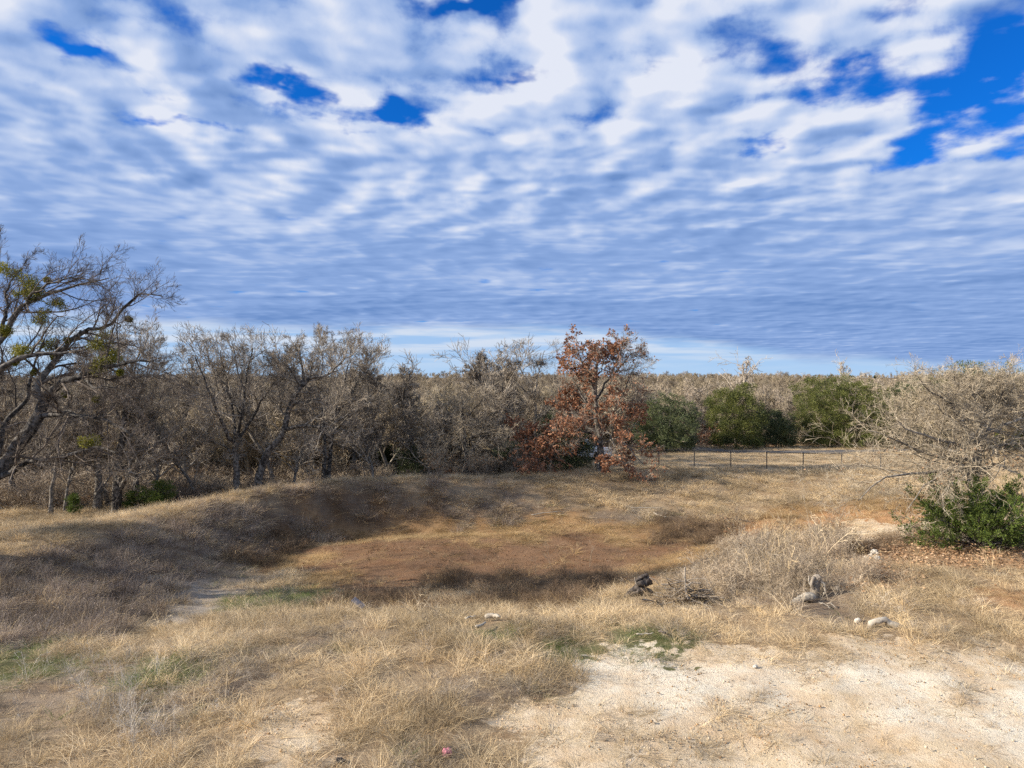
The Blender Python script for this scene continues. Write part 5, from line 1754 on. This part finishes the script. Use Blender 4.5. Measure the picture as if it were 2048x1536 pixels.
# charred stump
def build_stump():
    b0 = gpt(1283, 1192)
    root = empty('charred_stump', b0, 'black charred upturned stump beside the stick pile', 'stump')
    lump('stump_block', (0.27, 0.2, 0.17), 3, M['char'], root, (0.10, 0.05, 0.46), (0.2, -0.45, 0.3), 0.75, 1.6)
    lump('stump_block', (0.27, 0.2, 0.15), 4, M['char'], root, (-0.06, -0.05, 0.20), (0.1, -0.35, 0.1), 0.7, 1.8)
    rod('broken_slab', [(-0.20, 0.0, 0.50), (0.02, 0.05, 0.66), (0.26, 0.08, 0.76)], 0.085, 0.075, M['char'], root, 5, wob=0.015, sides=5)
    rod('root', [(-0.05, 0, 0.30), (-0.32, -0.05, 0.20), (-0.52, -0.1, 0.0), (-0.62, -0.12, -0.12)], 0.13, 0.06, M['char'], root, 6)
    rod('root', [(0.15, 0, 0.25), (0.38, -0.08, 0.12), (0.45, -0.1, -0.08)], 0.10, 0.05, M['char'], root, 7)
    rod('splinter', [(-0.18, -0.12, 0.40), (-0.24, -0.12, 0.58), (-0.25, -0.1, 0.70)], 0.03, 0.015, M['deadwood'], root, 8, wob=0.005)
    rod('splinter', [(0.30, 0.0, 0.66), (0.50, -0.05, 0.55), (0.62, -0.08, 0.46)], 0.025, 0.012, M['deadwood'], root, 9, wob=0.005)


build_stump()


def build_stick_pile():
    c = gpt(1362, 1205)
    root = empty('stick_pile', c, 'heap of dry sticks and branches right of the charred stump', 'stick pile')
    rg = np.random.default_rng(88)
    ms = []
    for i in range(6):
        g = Geo()
        D = np.array([[1.0, 0, 0]])
        P, Rr = grow(np.array([[-0.6, 0, 0]]), D, np.array([1.2]), np.array([0.022]), 7, 0.10, 0, rg, 0.4)
        g.tubes(P, Rr, 5, rg)
        S, D2, L2, R2 = spawn(P, Rr, 3, 0.3, 0.95, 25, 50, 0.25, 0.4, 0.6, rg)
        p2, r2 = grow(S, D2, L2, R2, 3, 0.1, 0, rg, 0.4)
        g.tubes(p2, r2, 4, rg)
        me = g.mesh('stick', True)
        me.materials.append(M['deadwood'] if i % 3 else M['stick'])
        ms.append(me)
    for i in range(64):
        u, v = rg.normal(0, 0.50), rg.normal(0, 0.38)
        top = 0.55 * math.exp(-(u / 0.8) ** 2 - (v / 0.6) ** 2)
        gz = hz(c[0] + u, c[1] + v) - c[2]
        o = mobj('stick', ms[i % 6], None, root, (u, v, gz + 0.05 + rg.uniform(0.1, 1.0) * top), (rg.uniform(0, 6.28), rg.normal(0, 0.28), rg.uniform(0, 6.28)))
        s = rg.uniform(0.6, 1.35)
        o.scale = (s, s, s)
    # finer twigs woven between
    n = 420
    S = np.concatenate([rg.normal(0, 0.62, (n, 1)), rg.normal(0, 0.42, (n, 1)), np.zeros((n, 1))], 1)
    S[:, 2] = H(S[:, 0] + c[0], S[:, 1] + c[1]) - c[2] + rg.uniform(0.03, 0.6, n) * np.exp(-(S[:, 0] / 0.8) ** 2 - (S[:, 1] / 0.6) ** 2) + 0.03
    P, Rr = grow(S, rg.normal(size=(n, 3)) * [1, 1, 0.35], rg.uniform(0.3, 0.8, n), np.full(n, 0.007), 4, 0.16, 0.0, rg, 0.4)
    g = Geo()
    g.tubes(P, Rr, 3, rg)
    tag(mobj('twig_tangle', g.mesh('twig_tangle'), M['stick'], root), kind='stuff')


build_stick_pile()


def build_roots():
    b0 = gpt(1634, 1196)
    k = b0[1] / F                                            # metres per photo pixel here

    def q(px, py, dy=0.0):
        return ((px - 1634) * k, dy, -(py - 1196) * k)
    root = empty('uprooted_stump', b0, 'pale twisted uprooted stump standing among the weeds', 'stump')
    rod('trunk', [q(1630, 1200), q(1632, 1180), q(1634, 1162), q(1633, 1154)], 0.16, 0.13, M['deadwood'], root, 1, sides=9)
    lump('burl', (0.15, 0.14, 0.12), 6, M['deadwood'], root, q(1634, 1158, -0.02), amp=0.4)
    rod('root', [q(1632, 1158, -.03), q(1626, 1156, -.1), q(1621, 1164, -.15), q(1623, 1172, -.15)], 0.07, 0.03, M['deadwood'], root, 2, wob=0.008)
    rod('root', [q(1638, 1158, -.05), q(1646, 1168, -.1), q(1648, 1180, -.12), q(1645, 1192, -.1)], 0.05, 0.025, M['palewood'], root, 3, wob=0.008)
    rod('root', [q(1616, 1152, -.1), q(1617, 1164, -.1), q(1622, 1174, -.1), q(1630, 1182, -.05)], 0.02, 0.03, M['palewood'], root, 4, wob=0.006)
    lg = gpt(1612, 1207)
    o = rod('pale_log', [(-0.42, 0.0, -0.02), (-0.2, 0, 0.10), (0.05, 0.02, 0.20), (0.32, 0.04, 0.16)], 0.08, 0.15, M['palewood'], None, 5, sides=9, loc=lg)
    tag(o, 'bleached log lying in front of the twisted stump', 'log')
    lg = gpt(1675, 1182, 0.05)
    o = lump('boulder', (0.11, 0.10, 0.10), 9, M['deadwood'], None, lg, amp=0.15)
    tag(o, 'round tan boulder in the weeds right of the twisted stump', 'rock')
    lg = gpt(1770, 1258)
    o = rod('curved_log', [(-0.42, 0, 0.02), (-0.28, 0, 0.15), (-0.08, 0, 0.22), (0.2, 0.0, 0.12), (0.5, -0.05, 0.0)], 0.08, 0.09, M['palewood'], None, 6, sides=8, loc=lg)
    tag(o, 'curved bleached log half buried in grass, nearest the sandy foreground', 'log')
    for px, py, s, lab, cat, nm in [(1748, 1256, 0.07, 'small white stone at the left end of the curved bleached log', 'rock', 'stone'),
                                    (1717, 1246, 0.09, 'small pointed white stone left of the curved bleached log', 'rock', 'stone')]:
        p = gpt(px, py)
        o = lump(nm, (s, s * 0.8, s * 1.0), px % 17, M['rock'], None, p + [0, 0, s * 0.5], amp=0.4, flat=True, sub=2)
        tag(o, lab, cat)
    for i, (a, b_) in enumerate([((1640, 1212), (1662, 1222)), ((1656, 1214), (1672, 1220))]):
        p, r_ = gpt(*a, 0.08), gpt(*b_, 0.05)
        o = rod('bleached_stick', [(0, 0, 0), (r_ - p) * 0.5 + [0, 0, 0.05], r_ - p], 0.02, 0.012, M['palewood'], None, 20 + i, wob=0.01, loc=p)
        tag(o, ('longer' if i == 0 else 'shorter') + ' of two bleached sticks right of the bleached log', 'stick')


build_roots()

for i, (px, py, w, h, lab) in enumerate([
    (1612, 1099, 0.22, 0.14, 'leftmost white rock, on the weedy mound left of the rubble'),
    (1624, 1098, 0.17, 0.15, 'bright white rock just right of the leftmost one on the mound'),
    (1701, 1092, 0.10, 0.09, 'small white rock alone above the weedy hollow'),
    (1722, 1094, 0.14, 0.12, 'white rock at the left end of the rubble near the juniper'),
    (1740, 1098, 0.17, 0.13, 'white rock at the top right of the rubble near the juniper'),
    (1752, 1108, 0.18, 0.10, 'flat grey-white rock in the middle of the rubble'),
    (1741, 1122, 0.10, 0.20, 'upright narrow white rock at the bottom of the rubble'),
    (1756, 1120, 0.15, 0.11, 'pale rock at the bottom right of the rubble'),
    (1733, 1118, 0.11, 0.08, 'grey rock left of the upright narrow one')]):
    p = gpt(px, py)
    o = lump('rock', (w, w * 0.7, h), i + 3, M['rock'], None, p + [0, 0, h * 0.55], (0.1 * i, 0.2, i), 0.45, 1.3, 2, True)
    tag(o, lab, 'rock', 'white rubble rocks')
p = gpt(1733, 1103)
o = rod('dark_plank', [(-0.22, 0, 0.12), (0, 0, 0.14), (0.25, -0.03, 0.05)], 0.07, 0.06, M['char'], None, 31, loc=p, sides=4)
tag(o, 'dark piece of wood lying between the rubble rocks', 'wood')

# bleached branches on the far bank
for i, (pts, r0, lab) in enumerate([
    ([(1308, 1031), (1318, 1036), (1334, 1040)], 0.045, 'short white branch lying on the far bank, centre'),
    ([(1262, 1022), (1290, 1021), (1325, 1022)], 0.035, 'thin pale branch lying level on the far bank, above the short white one'),
    ([(1062, 1036), (1090, 1032), (1125, 1028)], 0.035, 'pale branch lying on the far bank at the shade edge'),
    ([(1445, 1042), (1470, 1044), (1506, 1049)], 0.035, 'pale thin branch on the bank above the dark weeds'),
    ([(470, 1083), (492, 1089), (530, 1095)], 0.06, 'dark fallen branch in the shade at the foot of the dam'),
    ([(1274, 1283), (1290, 1281), (1308, 1279)], 0.022, 'straight bleached stick at the grass edge above the sand'),
    ([(1318, 1276), (1326, 1278), (1334, 1281)], 0.03, 'short brown stick beside the straight bleached stick'),
    ([(972, 1244), (985, 1244), (1000, 1246)], 0.07, 'bleached chunk of wood in the grass, centre'),
    ([(930, 1250), (940, 1247), (952, 1245)], 0.03, 'thin bleached stick left of the wood chunk'),
    ([(950, 1267), (962, 1264), (972, 1258)], 0.04, 'forked grey stick below the wood chunk')]):
    P = np.array([gpt(a, b_, 0.16 if py_ else 0.16) for (a, b_), py_ in zip(pts, range(len(pts)))])
    m = M['char'] if 'dark' in lab or 'brown' in lab else M['palewood']
    o = rod('fallen_branch', P - P[0], r0, r0 * 0.5, m, None, 40 + i, wob=0.012, loc=P[0])
    tag(o, lab, 'branch')

# grey board
p = gpt(716, 1222)
bm = bmesh.new()
bmesh.ops.create_cube(bm, size=1.0)
for v in bm.verts:
    v.co = Vector((v.co.x * 0.46, v.co.y * 0.20, v.co.z * 0.05))
bmesh.ops.bevel(bm, geom=bm.edges[:], offset=0.008, segments=1, affect='EDGES')
me = bpy.data.meshes.new('grey_board')
bm.to_mesh(me)
bm.free()
o = mobj('grey_board', me, flat_mat('grey_board', (0.25, 0.24, 0.26), (0.16, 0.15, 0.16), 12, 0.9, 0.4), None, p + [0, 0, 0.24], (0.55, 0.60, -0.2))
tag(o, 'weathered grey board tilted in the weeds near the green patch', 'board')

# crumpled pink scrap and dark scrap in the foreground
p = gpt(893, 1517)
o = lump('pink_scrap', (0.085, 0.07, 0.075), 12, flat_mat('pink_cloth', (0.72, 0.30, 0.36), (0.50, 0.14, 0.20), 10, 0.7, 0.3), None, p + [0, 0, 0.07], (0.2, 0.5, 0.3), 0.6, 1.5, 3)
tag(o, 'crumpled pink scrap on the sand at the bottom edge', 'litter')
p = gpt(680, 1531)
o = lump('dark_scrap', (0.09, 0.06, 0.04), 13, M['char'], None, p + [0, 0, 0.04], (0.1, 0.3, 0.5), 0.7, 1.8, 3)
tag(o, 'small black scrap in the grass at the bottom edge', 'litter')
p = gpt(338, 1253)
o = lump('dark_clump', (0.10, 0.07, 0.10), 14, M['char'], None, p + [0, 0, 0.07], (0.1, 0.3, 0.5), 0.7, 1.8, 3)
tag(o, 'small black lump at the foot of the dam, by the pale path', 'litter')
p = gpt(1006 + 506, 1335 + 3)
o = lump('stone', (0.07, 0.05, 0.045), 15, M['rock'], None, p + [0, 0, 0.03], (0.1, 0.1, 0.5), 0.5, 1.8, 2, True)
tag(o, 'small grey stone alone on the white sand', 'rock')


# lone thin plants rising over the pond
def sapling(px, py, h, seed, label, m='twig_pale', lean=(0.0, 0.0), k=(5, 3), leaves=0, r=0.010, name='sapling'):
    rg = np.random.default_rng(seed)
    b0 = gpt(px, py)
    root = empty(name, b0, label, 'plant')
    P, Rr = grow(np.array([[0, 0, -0.05]]), np.array([[lean[0], lean[1], 1.0]]), np.array([h]), np.array([r]), 8, 0.05, 0.0, rg, 0.35)
    g = Geo()
    g.tubes(P, Rr, 5, rg)
    mobj('stem', g.mesh('stem', True), M[m], root)
    c, last = ramify(P, Rr, [dict(k=k[0], t=(0.3, 0.98), a=(25, 50), l=(0.25, 0.45), rr=0.7, n=4, w=0.1, up=0.06, s=3), dict(k=k[1], t=(0.2, 1), a=(20, 45), l=(0.3, 0.6), rr=0.7, n=2, w=0.1, up=0.05, s=3)], rg, 0.005)
    mobj('crown', c.mesh('crown'), M[m], root)
    if leaves:
        cc, dd = along(last, leaves, rg)
        leaf_part(root, 'leaves', cc, dd - [0, 0, 0.5], 0.12, 0.06, 'brownleaf', rg)


sapling(1110, 1150, 1.6, 61, 'thin bare sapling leaning left over the red pond bed', lean=(-0.35, 0), k=(6, 3))
sapling(1072, 1150, 0.9, 62, 'short bare stem left of the leaning sapling on the pond bed', k=(3, 2))
sapling(1180, 1135, 1.1, 63, 'thin stem with pale seed tips on the pond bed, right of the leaning sapling', k=(4, 2), leaves=6)
sapling(1490, 1165, 2.3, 64, 'tall thin stem with a few brown leaves rising from the weed mound', lean=(-0.1, 0), k=(7, 3), leaves=26)
sapling(1627, 1120, 2.9, 65, 'tallest thin bare stem on the weed mound, near the white rocks', k=(5, 2))
sapling(1365, 1190, 1.0, 66, 'short pale stem rising above the stick pile', k=(2, 1))


def tall_grass(px, py, h, n, seed, label, spread=0.5):
    rg = np.random.default_rng(seed)
    b0 = gpt(px, py)
    S = rg.normal(0, 0.05, (n, 3)) * [1, 1, 0]
    D = np.stack([rg.normal(-0.25, spread, n), rg.normal(0, 0.2, n), np.ones(n)], 1)
    P, Rr = grow(S, D, h * rg.uniform(0.7, 1.1, n), np.full(n, 0.008), 8, 0.06, 0.0, rg, 0.4, 0.25)
    g = Geo()
    g.tubes(P, Rr, 3, rg)
    S, D2, L2, R2 = spawn(P, Rr, 3, 0.25, 0.8, 30, 70, 0.2, 0.35, 0.8, rg)
    p2, r2 = grow(S, D2, L2, np.full(len(S), 0.007), 5, 0.1, 0.0, rg, 0.3, 0.8)
    g.tubes(p2, r2, 2, rg)
    me = g.mesh('tall_grass')
    tag(mobj('tall_grass', me, flat_mat('pale_straw', (0.62, 0.52, 0.37), (0.50, 0.40, 0.27), 5, 0.8, 0.0), None, b0), label, 'grass clump')


tall_grass(838, 1240, 1.05, 6, 71, 'tall pale bent grass stalks standing over the brown weeds, centre')
tall_grass(880, 1240, 0.75, 3, 72, 'shorter pale grass stalks right of the tall bent ones')
tall_grass(490, 1245, 0.9, 7, 73, 'pale grass clump with bent stalks at the left end of the green patch')
tall_grass(318, 1262, 0.75, 6, 74, 'pale grass stalks by the path at the foot of the dam')


# far utility poles on the skyline
def utility_pole(px, top, d, label):
    x = (px - CX) / F * d
    z = hz(x, d)
    h = CAMZ - (top - CY) / F * d - z
    root = empty('utility_pole', (x, d, z), label, 'pole', 'utility poles on the skyline')
    rod('shaft', [(0, 0, -0.3), (0, 0, h * 0.5), (0, 0, h)], 0.28, 0.20, M['char'], root, 1, wob=0.0)
    rod('cross_arm', [(-1.2, 0.2, h - 0.9), (0, 0.2, h - 0.9), (1.2, 0.2, h - 0.9)], 0.10, 0.10, M['char'], root, 2, wob=0.0)


utility_pole(1782, 744, 560, 'left of the far utility poles on the skyline, left of the pale spreading tree')
utility_pole(1794, 741, 580, 'tallest far utility pole on the skyline, left of the pale spreading tree')
utility_pole(1829, 744, 570, 'right of the far utility poles, nearest the pale spreading tree')
